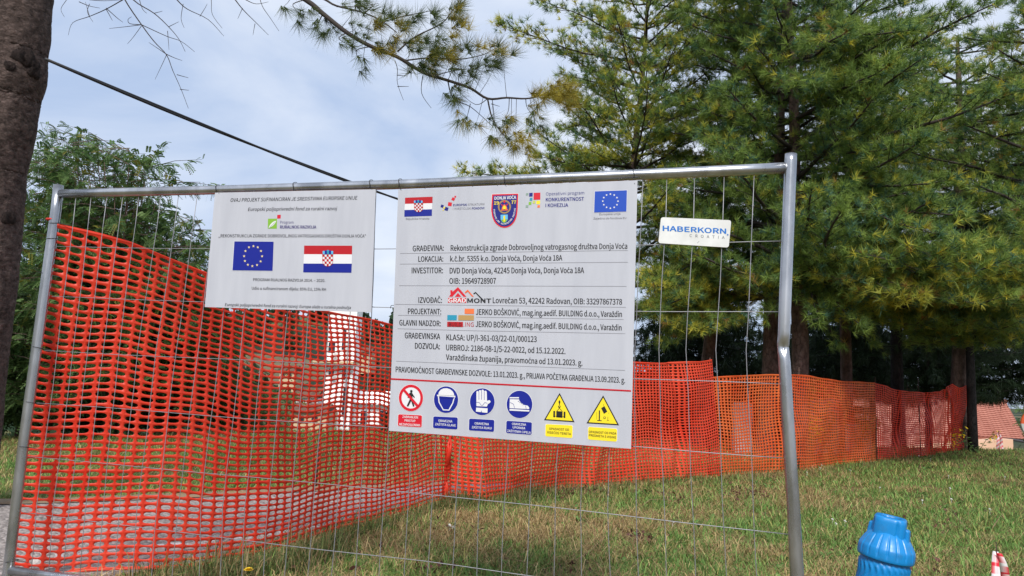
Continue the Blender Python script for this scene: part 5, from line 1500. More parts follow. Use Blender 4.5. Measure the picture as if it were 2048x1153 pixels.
    # hems: a solid band along the top and bottom edges
    for (vv, nm) in ((0, 'top_hem'), (1, 'bottom_hem')):
        uu = np.linspace(0, 1, nx + 1); vvv = np.full(nx + 1, float(vv))
        a = S(uu, vvv); sgn = 1 if vv == 0 else -1
        wv = edge + .004 * np.sin(uu * 31)
        b = a + np.stack([0 * uu, 0 * uu, sgn * wv], 1)
        vs = np.concatenate([a - off / 2, b - off / 2, a + off / 2, b + off / 2]); n1 = nx + 1
        i = np.arange(nx)
        f = [np.stack([i, i + 1, n1 + i + 1, n1 + i], 1), np.stack([2 * n1 + i + 1, 2 * n1 + i, 3 * n1 + i, 3 * n1 + i + 1], 1), np.stack([n1 + i, n1 + i + 1, 3 * n1 + i + 1, 3 * n1 + i], 1), np.stack([i + 1, i, 2 * n1 + i, 2 * n1 + i + 1], 1)]
        np_mesh(nm, vs, np.concatenate(f), mat, o)
    return o

net('safety_net', 'bright red netting with long oval holes, from the left steel post to the seam',
    [(110, 452, 3.52), (206, 474, 3.6), (264, 489, 3.65), (339, 519, 3.76), (414, 549, 3.9), (560, 598, 4.3), (660, 627, 4.75), (706, 634, 5.0), (782, 652, 5.45), (900, 672, 6.3)],
    [(22, 1141, 3.56), (60, 1146, 3.57), (117, 1147, 3.6), (168, 1139, 3.62), (224, 1137, 3.64), (303, 1135, 3.7), (400, 1128, 3.88), (489, 1117, 4.08), (569, 1098, 4.32), (675, 1066, 4.83), (754, 1047, 5.2), (900, 1002, 6.3)],
    52, 46, MT['net_red'], hole=(.84, .70), wob=.021, seed=3, n8=12, edge=.012, folds=((.35, .02, .02), (.985, .01, -.04)))
net('safety_net', 'red orange netting with small oval holes, running behind the large board',
    [(898, 672, 6.32), (1100, 705, 7.25), (1270, 728, 8.3), (1330, 729, 8.6), (1400, 726, 9.0), (1424, 722, 9.15)],
    [(900, 1002, 6.32), (965, 1009, 6.35), (1041, 993, 6.95), (1133, 976, 7.45), (1215, 972, 7.9), (1299, 961, 8.4), (1380, 956, 8.8), (1443, 951, 9.15)],
    84, 40, MT['net_mid'], hole=(.66, .62), wob=.03, seed=8, n8=8, edge=.02, folds=((.5, .02, .05), (.82, .015, -.05)), sq=3)
net('safety_net', 'light orange netting with square holes, passing behind the bent steel post',
    [(1424, 757, 9.2), (1500, 752, 9.7), (1590, 751, 10.4), (1620, 754, 10.7), (1680, 764, 11.5), (1750, 767, 12.5)],
    [(1443, 950, 9.2), (1567, 944, 10.2), (1600, 939, 10.5), (1660, 933, 11.3), (1753, 922, 12.5)],
    74, 32, MT['net_orange'], hole=(.66, .66), wob=.02, seed=12, n8=8, edge=.015, folds=((.3, .02, .03),), sq=3.5)
net('safety_net', 'deep red sagging netting at the far end, wrapped round the thick pine',
    [(1750, 768, 12.5), (1790, 782, 13.2), (1850, 787, 14.4), (1880, 785, 15.0), (1905, 769, 15.5), (1922, 778, 15.7), (1938, 770, 16.1)],
    [(1753, 922, 12.5), (1800, 922, 13.3), (1850, 912, 14.4), (1900, 903, 15.4), (1938, 896, 16.2)],
    74, 34, MT['net_dark'], hole=(.71, .71), wob=.045, seed=15, n8=8, edge=.012, folds=((.2, .015, .06), (.55, .02, -.07), (.74, .012, .09)), sq=3)
# folded corner flap where the red orange net ends
def hatstrip(pxs, w, mat, name, label, d):
    pass

# the gathered, folded seam between the first two lengths
m = MB()
for off, r_ in ((0, .016), (.02, .012), (-.018, .011)):
    pts_ = []
    for i in range(26):
        u = i / 25; p = at(918 - 30 * u + off * 120, 690 + 312 * u, 6.27 + .03 * math.sin(i))
        pts_.append(p + npv(.008 * math.sin(i * 1.9 + off * 90), .01 * math.cos(i * 1.3), 0))
    m.tube(pts_, [r_ * (1 + .5 * math.sin(i * 1.1 + off * 50)) for i in range(26)], 7)
m.build('gathered_seam', MT['net_red'], bpy.data.objects['safety_net'], True)

# thin steel rods that hold the netting up
rods = [(1421, 716, 945, 9.2, 'rusty rod where the red orange netting meets the light orange'), (1596, 735, 935, 10.6, 'thin rod standing up right behind the bent post'),
        (1751, 755, 915, 12.6, 'thin rod where the light orange netting meets the deep red'), (1838, 757, 905, 14.3, 'tall thin rod in front of the sagging deep red netting'),
        (437, 850, 965, 6.6, 'short dark stake seen through the left netting'), (640, 850, 985, 6.9, 'short dark stake seen through the netting below the church'), (215, 860, 900, 7.8, 'short dark stake at the far side of the track, behind the left netting')]
for x, y0, y1, d, lab in rods:
    p = at(x, y1, d); q = at(x, y0, d); g = gz(p[0], p[1])
    lean = npv(rnd.uniform(-.02, .02), 0, 0)
    z0 = g - .1
    a = npv(q[0], q[1], z0) ; r_ = .008 if d < 14 else .009
    if d > 6.5 and d < 8: r_ = .014
    tag(MB().tube([a, q + lean], r_, 7).build('steel_rod', MT['rust'], None, True), lab, 'rod', 'rods holding up the netting')

# ================================================================== BLUE HYDRANT
def hydrant():
    px, d = 1780, 2.9
    topc = at(px + 2, 1034, d)
    g = gz(topc[0], topc[1])
    t = thing('hydrant', (topc[0], topc[1], g), 'glossy blue ribbed hydrant head cut off by the bottom edge', 'hydrant')
    m, n, l, b = new_mat('blue_plastic')
    b.inputs['Roughness'].default_value = .32; b.inputs['Specular IOR Level'].default_value = .5
    no = n.new('ShaderNodeTexNoise'); no.inputs['Scale'].default_value = 60; no.inputs['Detail'].default_value = 6
    tc_ = n.new('ShaderNodeTexCoord'); l.new(tc_.outputs['Object'], no.inputs['Vector'])
    n2 = n.new('ShaderNodeTexNoise'); n2.inputs['Scale'].default_value = 11; n2.inputs['Detail'].default_value = 9; n2.inputs['Roughness'].default_value = .7
    l.new(tc_.outputs['Object'], n2.inputs['Vector'])
    cr = n.new('ShaderNodeValToRGB'); cr.color_ramp.elements[0].position = .30; cr.color_ramp.elements[0].color = (.02, .14, .32, 1)
    cr.color_ramp.elements[1].position = .48; cr.color_ramp.elements[1].color = (.003, .20, .52, 1)
    l.new(n2.outputs['Fac'], cr.inputs['Fac']); l.new(cr.outputs['Color'], b.inputs['Base Color'])
    rr = n.new('ShaderNodeMapRange'); rr.inputs['To Min'].default_value = .22; rr.inputs['To Max'].default_value = .5
    l.new(no.outputs['Fac'], rr.inputs['Value']); l.new(rr.outputs['Result'], b.inputs['Roughness'])
    bu = n.new('ShaderNodeBump'); bu.inputs['Strength'].default_value = .25; bu.inputs['Distance'].default_value = .002
    l.new(no.outputs['Fac'], bu.inputs['Height']); l.new(bu.outputs['Normal'], b.inputs['Normal'])
    lean = R[:, 0] * .13 + R[:, 1] * -.06
    axis = npv(lean[0], lean[1], 1.0); axis /= np.linalg.norm(axis)
    u = np.cross(npv(0, 1, 0), axis); u /= np.linalg.norm(u); w = np.cross(axis, u)
    KS = .89
    def Pt(r, a, h):
        return topc + axis * h * KS + (u * math.cos(a) + w * math.sin(a)) * r * KS
    def lathe(prof, fn, na, name, mat=m, cap_top=False, cap_bot=False):
        V, Fa = [], []
        for i, (h, r) in enumerate(prof):
            for k in range(na):
                a = 2 * math.pi * k / na; rr_, hh = fn(i, h, r, a); V.append(Pt(rr_, a, hh))
        for i in range(len(prof) - 1):
            for k in range(na):
                k2 = (k + 1) % na; Fa.append((i * na + k, i * na + k2, (i + 1) * na + k2, (i + 1) * na + k))
        if cap_top: Fa.append(tuple(range(na)))
        o = MB().add(V, Fa).build(name, mat, t, True)
        return o
    # cap: rounded square with a sunk dark socket
    def sq(i, h, r, a):
        c = math.cos(4 * (a - .5)); k = 1 + .075 * c
        g_ = 0
        for q in range(4):
            dd = (a - (.5 + math.pi / 4 + .52 + q * math.pi / 2) + math.pi) % (2 * math.pi) - math.pi
            if h < -.012 and r > .05: g_ += .13 * math.exp(-(dd / .075) ** 2)
        return r * (k - g_), h
    lathe([(-.10, .073), (-.06, .072), (-.02, .070), (-.006, .068), (0, .063), (.0005, .037), (-.003, .034), (-.03, .031)], sq, 96, 'cap')
    lathe([(-.028, .031), (-.0281, .0001)], lambda i, h, r, a: (r, h), 24, 'socket', MT['tie'])
    for a in (-.42, math.pi - .42):
        mb = MB()
        lo = [Pt(.062, a - .36, -.11), Pt(.062, a + .36, -.11), Pt(.090, a + .26, -.11), Pt(.090, a - .26, -.11)]
        hi = [Pt(.062, a - .36, -.035), Pt(.062, a + .36, -.035), Pt(.083, a + .24, -.038), Pt(.083, a - .24, -.038)]
        mb.hexa(lo + hi)
        o = mb.build('lug', m, t)
        bv = o.modifiers.new('bevel', 'BEVEL'); bv.width = .007; bv.segments = 4
    def coll(i, h, r, a):
        k = 0.0
        if -.160 < h < -.072: k = -.0065 * max(0, math.cos(18 * a)) ** 8
        return r + k, h
    cp = [(-.060, .060), (-.066, .068), (-.072, .074), (-.082, .083), (-.092, .090), (-.102, .0965), (-.112, .102), (-.122, .107), (-.128, .1105), (-.134, .1125), (-.145, .1135), (-.156, .114), (-.166, .114), (-.176, .1135), (-.180, .111), (-.181, .104), (-.178, .096)]
    lathe(cp, coll, 208, 'collar')
    def body(i, h, r, a):
        ph = .16 * math.sin(h * 34) ; k = .0036 * math.sin(24 * (a + ph * 1.8)) ; k = k if k > -.0022 else -.0022
        return r + k, h
    prof = [(-.170, .094), (-.186, .094), (-.192, .096), (-.205, .101)]
    h = -.215
    while h > -.46: prof.append((h, .103 + .0035 * math.sin((h + .2) * 38))); h -= .01
    prof += [(h - .01, .098), (h - .04, .095), (-(topc[2] - g) - .05, .095)]
    lathe(prof, body, 240, 'body')
hydrant()

# ================================================================== RED AND WHITE TAPE MARKERS
MT['tape'] = None
def tape_mat():
    m, n, l, b = new_mat('red_white_tape')
    a = n.new('ShaderNodeVertexColor'); a.layer_name = 'Col'; l.new(a.outputs['Color'], b.inputs['Base Color']); b.inputs['Roughness'].default_value = .4
    return m
MT['tape'] = tape_mat()
def marker(label, rod_px, y0, d, loop_w, loop_h, rod_r, base_extra=True):
    p = at(rod_px, y0, d); g = gz(p[0], p[1])
    t = thing('tape_marker', (p[0], p[1], g), label, 'marker', 'rods flagged with red and white tape')
    MB().tube([npv(p[0] + .01, p[1], g - .08), npv(p[0] + .004, p[1], g + .15), p], rod_r, 6).build('rod', MT['rust'], t, True)
    V, C, Fa = [], [], []
    ht = loop_h
    zt = p[2] - .045 * loop_h / .25
    n_ = 44
    for s in (-1, 1):
        b0 = len(V)
        for i in range(n_ + 1):
            u = i / n_
            x = s * loop_w * math.sin(min(1, u * 1.35) * math.pi * .5) * (1 - .3 * u) + (.6 * loop_w * u if s > 0 else 0)
            z = -ht * u
            dd = .02 * math.sin(u * 5 + s) - .006 * s
            wv = loop_w * (.5 + .5 * math.sin(min(1, u * 1.5) * 1.57))
            c = npv(p[0], p[1], zt) + R[:, 0] * x - R[:, 1] * dd * 1.0 + npv(0, 0, z)
            V += [c - R[:, 0] * wv * .5, c + R[:, 0] * wv * .5 - R[:, 1] * .012]
            for e in (0, 1):
                ph = (u * ht / .085 + .35 * e + (0 if s > 0 else .5)) % 1
                C.append((.62, .012, .03) if ph < .5 else (.72, .70, .70))
        for i in range(n_): Fa.append((b0 + 2 * i, b0 + 2 * i + 1, b0 + 2 * i + 3, b0 + 2 * i + 2))
    o = np_mesh('tape', np.array(V), np.array(Fa), MT['tape'], t, col=np.array(C), smooth_=True)
    sd_ = o.modifiers.new('thickness', 'SOLIDIFY'); sd_.thickness = .0006
marker('near thin rod with a loop of red and white tape, bottom right corner', 1992, 1084, 3.3, .036, .24, .0022)
marker('distant thin rod with red and white tape in front of the tiled roof', 1997, 862, 14.6, .05, .30, .006)

# ================================================================== BEYOND: house, valley, church
rx_h = npv(R[0, 0], R[1, 0], 0); rx_h /= np.linalg.norm(rx_h); fw_h = npv(R[0, 1], R[1, 1], 0); fw_h /= np.linalg.norm(fw_h)
MT['tiles'] = noisy('clay_tiles', (.34, .13, .095), (.46, .20, .15), .9, .8, bump=.3, bscale=30)
MT['roofdark'] = noisy('brown_roof', (.10, .05, .035), (.17, .09, .06), .6, .85)
MT['cream'] = noisy('cream_render', (.58, .36, .24), (.66, .43, .30), .8, .9)
MT['whitewall'] = noisy('white_render', (.84, .83, .80), (.90, .89, .87), .3, .85)
MT['tanwall'] = noisy('tan_render', (.48, .36, .22), (.56, .43, .27), .3, .85)
MT['glass'] = flat('window_glass', (.03, .035, .045), .15, 0, .6)
MT['gutter'] = flat('dark_gutter', (.05, .05, .055), .5)
def clay_house():
    A, B_, C_ = at(1640, 752, 42), at(2012, 806, 42), at(1640, 935, 36.5)
    nrm = np.cross(B_ - A, C_ - A); nrm /= np.linalg.norm(nrm)
    if nrm[2] < 0: nrm = -nrm
    def on(px, py):
        v = R @ np.array([(px - 1024) / F, 1.0, -(py - 576.5) / F]); return CAM + v * (np.dot(A - CAM, nrm) / np.dot(v, nrm))
    base = at(1850, 930, 38); g = gz(base[0], base[1])
    t = thing('tiled_house', (base[0], base[1], g), 'house with a pinkish clay tiled roof and cream wall below the slope at right', 'house')
    # tile courses: overlapping stepped strips following the roof
    m = MB(); n_ = 35
    def edge(v):     # left and right pixel limits of the course at fraction v
        y = 0
        L_ = (1640, 752 + (935 - 752) * v)
        xr = np.interp(v, [0, .55, .62, 1], [2012, 2052, 2010, 2040]); yr = np.interp(v, [0, .55, .62, 1], [806, 880, 878, 930])
        return L_, (xr, yr)
    for i in range(n_):
        v0, v1 = i / n_, (i + 1.12) / n_
        (a, b), (c, d) = edge(v0), edge(min(1, v1))
        q = [on(*a), on(*b), on(*d), on(*c)]
        seg = 90
        V, Fa = [], []
        for k in range(seg + 1):
            u = k / seg; hh = .022 * abs(math.sin(u * seg * .5 * math.pi)) 
            p0 = q[0] * (1 - u) + q[1] * u + nrm * (hh); p1 = q[3] * (1 - u) + q[2] * u + nrm * (.055 + hh)
            V += [p0, p1, p1 - nrm * .05]
        for k in range(seg):
            Fa += [(3 * k, 3 * k + 1, 3 * k + 4, 3 * k + 3), (3 * k + 1, 3 * k + 2, 3 * k + 5, 3 * k + 4)]
        m.add(V, Fa)
    o = m.build('roof_tiles', MT['tiles'], t); o['kind'] = 'stuff'
    und = [on(*p) for p in ((1640, 752), (2012, 806), (2052, 880), (2010, 877), (2040, 930), (1640, 935))]
    lo = [p - nrm * .18 for p in und]
    tri_ = tessellate_polygon([[Vector(p) for p in und]])
    MB().add(und + lo, [tuple(x) for x in tri_] + [tuple(6 + i for i in x[::-1]) for x in tri_] + [(i, (i + 1) % 6, 6 + (i + 1) % 6, 6 + i) for i in range(6)]).build('roof_deck', MT['roofdark'], t)
    ridge = [on(1640, 751), on(2012, 805)]
    MB().tube([p + nrm * .06 for p in ridge], .12, 8).build('ridge_cap', MT['tiles'], t, True)
    # body under the roof
    e0, e1 = on(1640, 928), on(2030, 874)
    c0, c1 = e0 + fw_h * .5, at(2034, 880, 38.2)
    zb = g - 1
    k0, k1 = npv(c0[0], c0[1], 0), npv(c1[0], c1[1], 0)
    dep = fw_h * 7
    top_f, top_b = e1[2] - .15, 0
    wl_ = at(1990, 874, 38.0); wr_ = at(2034, 880, 38.0)
    a = npv(wl_[0] - rx_h[0] * 8, wl_[1] - rx_h[1] * 8, 0) + fw_h * .3; b = npv(wr_[0], wr_[1], 0) + fw_h * .3
    ht = wr_[2] + .0
    zz = lambda p, z: npv(p[0], p[1], z)
    MB().hexa([zz(a, zb), zz(b, zb), zz(b + dep, zb), zz(a + dep, zb), zz(a, ht - 1.0), zz(b, ht), zz(b + dep, ht), zz(a + dep, ht - 1.0)]).build('wall', MT['cream'], t)
    MB().tube([on(2004, 875) + npv(0, 0, -.03), on(2056, 884) + npv(0, 0, -.03)], .07, 8).build('gutter', MT['gutter'], t)
clay_house()

def blk(m, x0, x1, yt, yb, d, dep, fwd_off=0):
    """upright box facing the camera; x,y in photo pixels at depth d"""
    a, b = at(x0, yb, d), at(x1, yb, d); tz = at((x0 + x1) / 2, yt, d)[2]; zb = min(a[2], b[2])
    f = fw_h * dep
    q = lambda p, z, s: npv(p[0], p[1], z) + f * s + fw_h * fwd_off
    m.hexa([q(a, zb, 0), q(b, zb, 0), q(b, zb, 1), q(a, zb, 1), q(a, tz, 0), q(b, tz, 0), q(b, tz, 1), q(a, tz, 1)])
    return m
def gable(m, x0, x1, ye, yr, d, dep, over=.3):
    a, b = at(x0, ye, d), at(x1, ye, d); z = (a[2] + b[2]) / 2; zr = at((x0 + x1) / 2, yr, d)[2]
    a = npv(a[0], a[1], z) - rx_h * over - fw_h * over; b = npv(b[0], b[1], z) + rx_h * over - fw_h * over
    f = fw_h * (dep + 2 * over); mid = f * .5; up = npv(0, 0, zr - z)
    m.add([a, b, b + f, a + f, a + mid + up, b + mid + up], [(0, 1, 5, 4), (3, 2, 5, 4)[::-1], (0, 4, 3), (1, 2, 5), (0, 3, 2, 1)])
    return m
def church():
    d = 131
    base = at(665, 875, d)
    t = thing('church', (base[0], base[1], gz(base[0], base[1])), 'distant white church with a square tower seen through the left netting', 'church')
    blk(MB(), 637, 694, 560, 905, d, 5).build('tower', MT['whitewall'], t)
    # pyramid spire (behind the board)
    a, b = at(632, 560, d - .4), at(699, 560, d - .4); f = fw_h * 5.8; z = a[2]
    a = npv(a[0], a[1], z); b = npv(b[0], b[1], z); c = (a + b) / 2 + f / 2 + npv(0, 0, 9)
    MB().add([a, b, b + f, a + f, c], [(0, 1, 4), (1, 2, 4), (2, 3, 4), (3, 0, 4), (3, 2, 1, 0)]).build('spire', MT['roofdark'], t)
    for (x0, x1, y0, y1) in ((656, 669, 686, 706), (657, 667, 738, 750), (683, 690, 660, 700), (683, 690, 735, 760), (683, 690, 775, 830)):
        blk(MB(), x0, x1, y0, y1, d - .08, .2).build('window', MT['glass'], t)
    blk(MB(), 625, 706, 722, 725, d - .2, 5.4).build('string_course', MT['tanwall'], t)
    blk(MB(), 692, 900, 812, 905, d + 4, 9).build('nave', MT['whitewall'], t)
    gable(MB(), 692, 900, 812, 785, d + 4, 9).build('nave_roof', MT['whitewall'], t)
    for x in range(720, 900, 38):
        blk(MB(), x, x + 12, 822, 848, d + 3.92, .2).build('window', MT['glass'], t)
    blk(MB(), 700, 860, 852, 868, d + 2, 1.2).build('plinth_wall', MT['roofdark'], t)
church()
def vhouse(label, x0, x1, ye, yr, yb, d, wall, roof, dep=8):
    b = at((x0 + x1) / 2, yb, d)
    t = thing('village_house', (b[0], b[1], gz(b[0], b[1])), label, 'house', 'houses in the valley')
    blk(MB(), x0, x1, ye, yb + 25, d, dep).build('wall', MT[wall], t); gable(MB(), x0, x1, ye, yr, d, dep).build('roof', MT[roof], t)
    w = (x1 - x0) / 5
    for k in (1, 3):
        blk(MB(), x0 + w * k, x0 + w * (k + .8), ye + (yb - ye) * .3, ye + (yb - ye) * .65, d - .08, .2).build('window', MT['glass'], t)
vhouse('tan walled house just left of the church tower foot', 582, 650, 824, 808, 850, 124, 'tanwall', 'roofdark')
vhouse('white house left of the church tower', 588, 632, 796, 776, 822, 138, 'whitewall', 'roofdark')
vhouse('small pale house right of the tower, high on the valley side', 702, 742, 705, 694, 722, 260, 'tanwall', 'roofdark')
vhouse('pale house low in the valley left of the church', 400, 440, 762, 748, 784, 190, 'whitewall', 'tiles')
vhouse('brown roofed house above the tan walled one', 556, 590, 742, 730, 758, 230, 'tanwall', 'roofdark')

# woods on the valley sides: one far mass
def woods():
    P, C = [], []
    for k in range(150):
        az = math.radians(rnd.uniform(-34, 14)) - YAW; r = rnd.uniform(75, 620) if k > 40 else rnd.uniform(60, 110)
        x, y = CAM[0] + r * math.sin(az), CAM[1] + r * math.cos(az); z = gz(x, y)
        px, py, d = to_px(npv(x, y, z))
        if 560 < px < 800 and r < 150: continue
        S = rnd.uniform(2.0, 4.5) * (1 + r / 300)
        tone = rnd.uniform(.7, 1.2)
        for j in range(110):
            v = npv(*rng.normal(size=3)); v /= np.linalg.norm(v); v = v * S * rnd.uniform(.6, 1.0) * npv(.8, .8, 1.0)
            P.append((npv(x, y, z + S * .8) + v, S * .22)); C.append(npv(.035, .065, .03) * tone * rnd.uniform(.7, 1.3))
    n = len(P); c = np.array([p[0] for p in P]); s = np.array([p[1] for p in P])[:, None]
    a = rng.normal(size=(n, 3)); a /= np.linalg.norm(a, axis=1, keepdims=True); b = np.cross(a, rng.normal(size=(n, 3))); b /= np.linalg.norm(b, axis=1, keepdims=True)
    V = np.stack([c + a * s, c + b * s, c - a * s, c - b * s], 1).reshape(-1, 3)
    tag(np_mesh('valley_woods', V, np.arange(len(V)).reshape(-1, 4), MT['leaf'], col=np.repeat(np.array(C), 4, 0)), kind='stuff')
woods()

# ================================================================== SMALL THINGS
# pale upright stone and yellow flowers behind the orange netting
def stone_block(label, x0, x1, yt, yb, d):
    b = at((x0 + x1) / 2, yb, d); g = gz(b[0], b[1])
    a0, a1 = at(x0, yb, d), at(x1, yb, d); z1 = at(x0, yt, d)[2]
    f = fw_h * .22
    m = MB().hexa([npv(a0[0], a0[1], g - .1), npv(a1[0], a1[1], g - .1), npv(*(a1 + f)[:2], g - .1), npv(*(a0 + f)[:2], g - .1), npv(a0[0], a0[1], z1), npv(a1[0], a1[1], z1 + .02), npv(*(a1 + f)[:2], z1), npv(*(a0 + f)[:2], z1)])
    o = m.build('stone_block', noisy('grey_pink_stone', (.36, .30, .29), (.50, .44, .43), 8, .85, bump=.3))
    bv = o.modifiers.new('bevel', 'BEVEL'); bv.width = .04; bv.segments = 4
    tag(o, label, 'stone')
stone_block('taller pale upright stone half seen through the light orange netting', 1630, 1680, 800, 930, 13.2)
stone_block('lower pale stone half seen right of the taller one through the netting', 1700, 1745, 850, 925, 14.2)
stone_block('whitish stone seen through the netting left of the bent post', 1470, 1506, 806, 900, 13.0)
MT['yellow'] = flat('yellow_petals', (.75, .52, .02), .6)
MT['whitepetal'] = flat('white_petals', (.72, .72, .68), .6)
MT['stem'] = flat('green_stem', (.07, .12, .03), .7)
def goldenrod(label, x, yb, d, h, n_):
    b = at(x, yb, d); b[2] = gz(b[0], b[1])
    t = thing('goldenrod', tuple(b), label, 'plant', 'goldenrod clumps behind the netting')
    st, fl, lv = MB(), MB(), MB()
    for k in range(n_):
        q = b + npv(rnd.gauss(0, .22), rnd.gauss(0, .12), h * rnd.uniform(.6, 1)); mid = b * .5 + q * .5 + npv(rnd.gauss(0, .04), 0, .05)
        st.tube([b + npv(rnd.gauss(0, .1), rnd.gauss(0, .05), 0), mid, q], [.006, .005, .003], 4)
        for j in range(26):
            c = q + npv(rnd.gauss(0, .06), rnd.gauss(0, .05), rnd.uniform(-.22, .05)); s = rnd.uniform(.012, .024); v = [npv(*rng.normal(size=3)) * s for _ in range(3)]
            fl.add([c, c + v[0], c + v[1], c + v[2]], [(0, 1, 2), (0, 2, 3), (1, 3, 2)])
        for j in range(14):
            c = b * (1 - j / 14) + q * (j / 14); a = rnd.random() * 6.28; dv = npv(math.cos(a), math.sin(a), .1) * rnd.uniform(.07, .13)
            lv.add([c, c + dv * .5 + npv(0, 0, .012), c + dv, c + dv * .5 - npv(0, 0, .012)], [(0, 1, 2, 3)])
    st.build('stems', MT['stem'], t)['kind'] = 'stuff'; fl.build('flowers', MT['yellow'], t)['kind'] = 'stuff'; lv.build('leaves', MT['stem'], t)['kind'] = 'stuff'
goldenrod('yellow goldenrod clump rising beside the taller pale stone', 1655, 935, 12.6, 1.35, 9)
goldenrod('yellow goldenrod clump left of the taller pale stone', 1615, 938, 12.4, .8, 5)
goldenrod('yellow goldenrod clump in front of the lower pale stone', 1715, 926, 13.4, .85, 7)
goldenrod('sparse yellow goldenrod at the foot of the end pines', 1950, 897, 15.4, .45, 3)

# the single yellow flower by the foot of the fence
p = ground_pt(498, 1178); tp_ = at(497, 1141, to_px(p)[2])
t = thing('dandelion', tuple(p), 'single bright yellow dandelion at the foot of the red netting', 'flower')
MB().tube([p - npv(0, 0, .01), p * .5 + tp_ * .5 + npv(.004, 0, 0), tp_ - npv(0, 0, .005)], .0022, 6).build('stem', MT['stem'], t)
m = MB()
for lay, (n_, r_, el) in enumerate(((18, .022, .15), (16, .019, .45), (12, .014, .8), (8, .009, 1.15))):
    for k in range(n_):
        a = 2 * math.pi * (k + .5 * lay) / n_; dv = npv(math.cos(a) * math.cos(el), math.sin(a) * math.cos(el), math.sin(el)) * r_; s = npv(-math.sin(a), math.cos(a), 0) * r_ * .16
        c = tp_ + npv(0, 0, .001 * lay); m.add([c - s, c + s, c + dv + s * 1.3, c + dv - s * 1.3], [(0, 1, 2, 3)])
m.build('petals', MT['yellow'], t)
# little white flowers in the grass on the right
wf = [(1643, 938), (1640, 944), (1614, 953), (1844, 912), (1838, 918), (1861, 924), (1701, 949), (1897, 960), (2010, 962), (1903, 1009), (1845, 1012), (1760, 985), (1690, 1055), (1672, 1061), (1665, 1052), (1900, 986), (1980, 1030), (1345, 1058), (905, 1070), (898, 1066)]
labs = 'tiny white clover flower low in the lawn around the blue hydrant and netting foot'
for (x, y) in wf:
    p = ground_pt(x, y); tpp = p + npv(0, 0, .045)
    m = MB(); s = .012 * (1 + .03 * to_px(p)[2])
    for k in range(14):
        a = rnd.random() * 6.28; el = rnd.uniform(-.1, 1.4); dv = npv(math.cos(a) * math.cos(el), math.sin(a) * math.cos(el), math.sin(el)) * s; q = npv(-math.sin(a), math.cos(a), .2) * s * .35
        m.add([tpp - q * .4, tpp + q * .4, tpp + dv + q, tpp + dv - q], [(0, 1, 2, 3)])
    m.tube([p, tpp], .0015, 4)
    tag(m.build('clover_flower', MT['whitepetal']), labs, 'flower', 'white flowers in the grass')
# fallen sticks
MT['stick'] = noisy('dry_stick', (.17, .11, .06), (.32, .22, .13), 30, .9, bump=.4)
sticks = [([(1150, 1135), (1180, 1118), (1212, 1080), (1232, 1062), (1250, 1046)], .006, 'pale forked stick lying in the grass under the large board'), ([(1005, 1128), (1050, 1142), (1090, 1150)], .004, 'thin brown stick flat in the grass below the large board'),
          ([(1285, 1020), (1300, 1010), (1330, 1005), (1370, 1016)], .004, 'dark bent twig right below the corner of the large board'), ([(1905, 1030), (1925, 1060), (1945, 1085)], .004, 'dark thin twig leaning in the grass right of the hydrant'), ([(1985, 1066), (2000, 1045), (2008, 1036)], .0035, 'short black twig above the taped rod'),
          ([(1600, 1106), (1625, 1100), (1645, 1092)], .0035, 'small grey stick in the grass beside the bent post')]
for pp, r_, lab in sticks:
    P = [ground_pt(x, y) + npv(0, 0, .035 + .012 * math.sin(i * 2)) for i, (x, y) in enumerate(pp)]
    tag(MB().tube(P, np.linspace(r_, r_ * .4, len(P)), 6).build('fallen_stick', MT['stick'], None, True), lab, 'stick')
# weed stalks in front of the netting
m = MB()
for k in range(70):
    x = rnd.choice([rnd.gauss(640, 35), rnd.gauss(840, 25), rnd.uniform(1150, 1250), rnd.uniform(380, 1300)]); y = rnd.uniform(1080, 1200)
    p = ground_pt(x, y); h = rnd.uniform(.08, .22); q = p + npv(rnd.gauss(0, .05), rnd.gauss(0, .05), h)
    m.tube([p, p * .5 + q * .5 + npv(rnd.gauss(0, .01), 0, .01), q], [.0016, .0013, .0008], 4)
tag(m.build('dry_stalks', MT['stick']), kind='stuff')
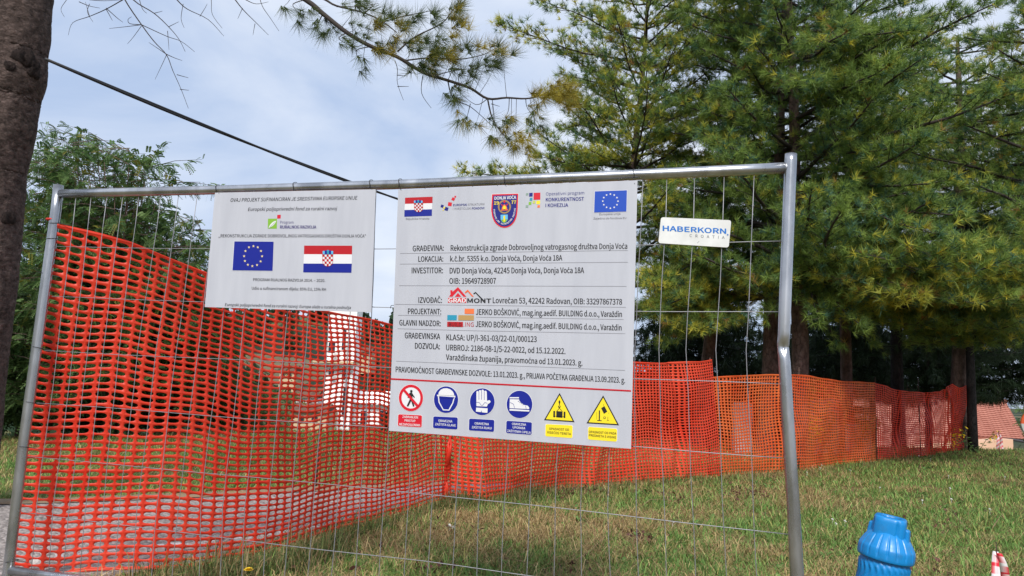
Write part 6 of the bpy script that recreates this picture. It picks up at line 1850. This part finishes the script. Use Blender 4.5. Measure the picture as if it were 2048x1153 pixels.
# long grass along the foot of the netting
def tall_grass():
    n = 5200; X, Y, Hh = [], [], []
    line_ = [(250, 1160), (400, 1140), (489, 1128), (569, 1108), (675, 1076), (754, 1056), (900, 1008), (1000, 1000), (1133, 982), (1299, 966), (1435, 956), (1600, 944), (1753, 926), (1938, 898)]
    for k in range(n):
        x = rnd.uniform(250, 1938) if rnd.random() < .6 else rnd.choice([rnd.gauss(910, 30), rnd.gauss(480, 70), rnd.gauss(1060, 25), rnd.gauss(640, 40)])
        y = yon(line_, x) + abs(rnd.gauss(0, 9)) + (rnd.random() * 45 if x < 700 else 0)
        p = ground_pt(x, y); X.append(p)
    X = np.array(X); nn = len(X)
    L = rng.uniform(.05, .15, nn) * np.where(rng.uniform(size=nn) < .15, 1.7, 1); a = rng.uniform(0, 6.28, nn); lean = rng.uniform(.1, .9, nn)
    dirv = np.stack([np.cos(a), np.sin(a), 0 * a], 1); side = np.stack([-np.sin(a), np.cos(a), 0 * a], 1) * rng.uniform(.0016, .0034, nn)[:, None]
    mid = X + dirv * (L * .4 * lean)[:, None]; mid[:, 2] += L * .6; tip = mid + dirv * (L * .6 * lean)[:, None]; tip[:, 2] += L * .35 * (1 - lean)
    V = np.stack([X - side, X + side, mid + side * .8, mid - side * .8, tip], 1).reshape(-1, 3); b = np.arange(nn)[:, None] * 5
    T = np.concatenate([b + [0, 1, 2], b + [0, 2, 3], b + [3, 2, 4]], 0)
    u = rng.uniform(0, 1, (nn, 1)); c = npv(.05, .095, .028) * (1 - u) + npv(.14, .17, .055) * u; c = np.where(rng.uniform(0, 1, (nn, 1)) < .3, npv(.27, .21, .10), c)
    tag(np_mesh('tall_grass', V, T, MT['grassblade'], col=np.repeat(c, 5, 0)), kind='stuff')
tall_grass()
# dead reddish leaves in patches
V, C, T = [], [], []
for (cx, cy, s, n_) in ((1130, 990, 16, 50), (1185, 986, 12, 25), (1480, 992, 22, 60), (1520, 998, 15, 30), (1330, 1000, 20, 30), (860, 1152, 30, 40), (1150, 1150, 30, 30), (1290, 1085, 22, 60), (1850, 1140, 30, 30), (1700, 1100, 40, 20), (930, 1060, 40, 30), (1880, 1060, 60, 30), (1970, 907, 60, 260), (1850, 922, 60, 120), (1500, 965, 80, 60), (620, 1130, 60, 40)):
    for k in range(n_):
        p = ground_pt(cx + rnd.gauss(0, s), cy + rnd.gauss(0, s * .35)) + npv(0, 0, rnd.uniform(.015, .05)); a = npv(*rng.normal(size=3)); a /= np.linalg.norm(a); b = np.cross(a, npv(*rng.normal(size=3))); b /= np.linalg.norm(b); z = rnd.uniform(.012, .028); i = len(V)
        V += [p + a * z, p + b * z * .5, p - a * z, p - b * z * .5]; T.append((i, i + 1, i + 2, i + 3)); C += [npv(.13, .055, .045) * rnd.uniform(.4, 1.3)] * 4
tag(np_mesh('dead_leaves', np.array(V), np.array(T), MT['grassblade'], col=np.array(C)), kind='stuff')
# round orange and grey sign, only its left rim in the picture
c = at(2071, 849, 9.0); g = gz(c[0], c[1])
t = thing('round_sign', (c[0], c[1], g), 'orange and grey round sign whose left rim shows at the right edge', 'sign')
m1, m2 = [], []
for k in range(33):
    a = math.pi * k / 32; m1.append(c + rx_h * math.cos(a) * .17 + npv(0, 0, math.sin(a) * .17)); m2.append(c + rx_h * math.cos(a + math.pi) * .17 + npv(0, 0, math.sin(a + math.pi) * .17))
for pts_, nm, mt in ((m1, 'upper_half', flat('sign_orange', (.50, .08, .02), .5)), (m2, 'lower_half', flat('sign_grey', (.35, .36, .34), .5))):
    n_ = len(pts_); bk = [p + fw_h * .02 for p in pts_]
    MB().add(pts_ + bk, [tuple(range(n_)), tuple(range(n_, 2 * n_))[::-1]] + [(i, (i + 1) % n_, n_ + (i + 1) % n_, n_ + i) for i in range(n_)]).build(nm, mt, t)
q = c + fw_h * .04
MB().tube([npv(q[0], q[1], g - .1), npv(q[0], q[1], c[2] + .1)], .02, 10).build('post', MT['steel'], t, True)
for o in bpy.data.objects:
    if o.type == 'MESH' and not o.data.materials: print('no material', o.name)
print('tris', sum(len(o.data.loop_triangles) or sum(len(p.vertices) - 2 for p in o.data.polygons) for o in bpy.data.objects if o.type == 'MESH') if False else len(bpy.data.objects))
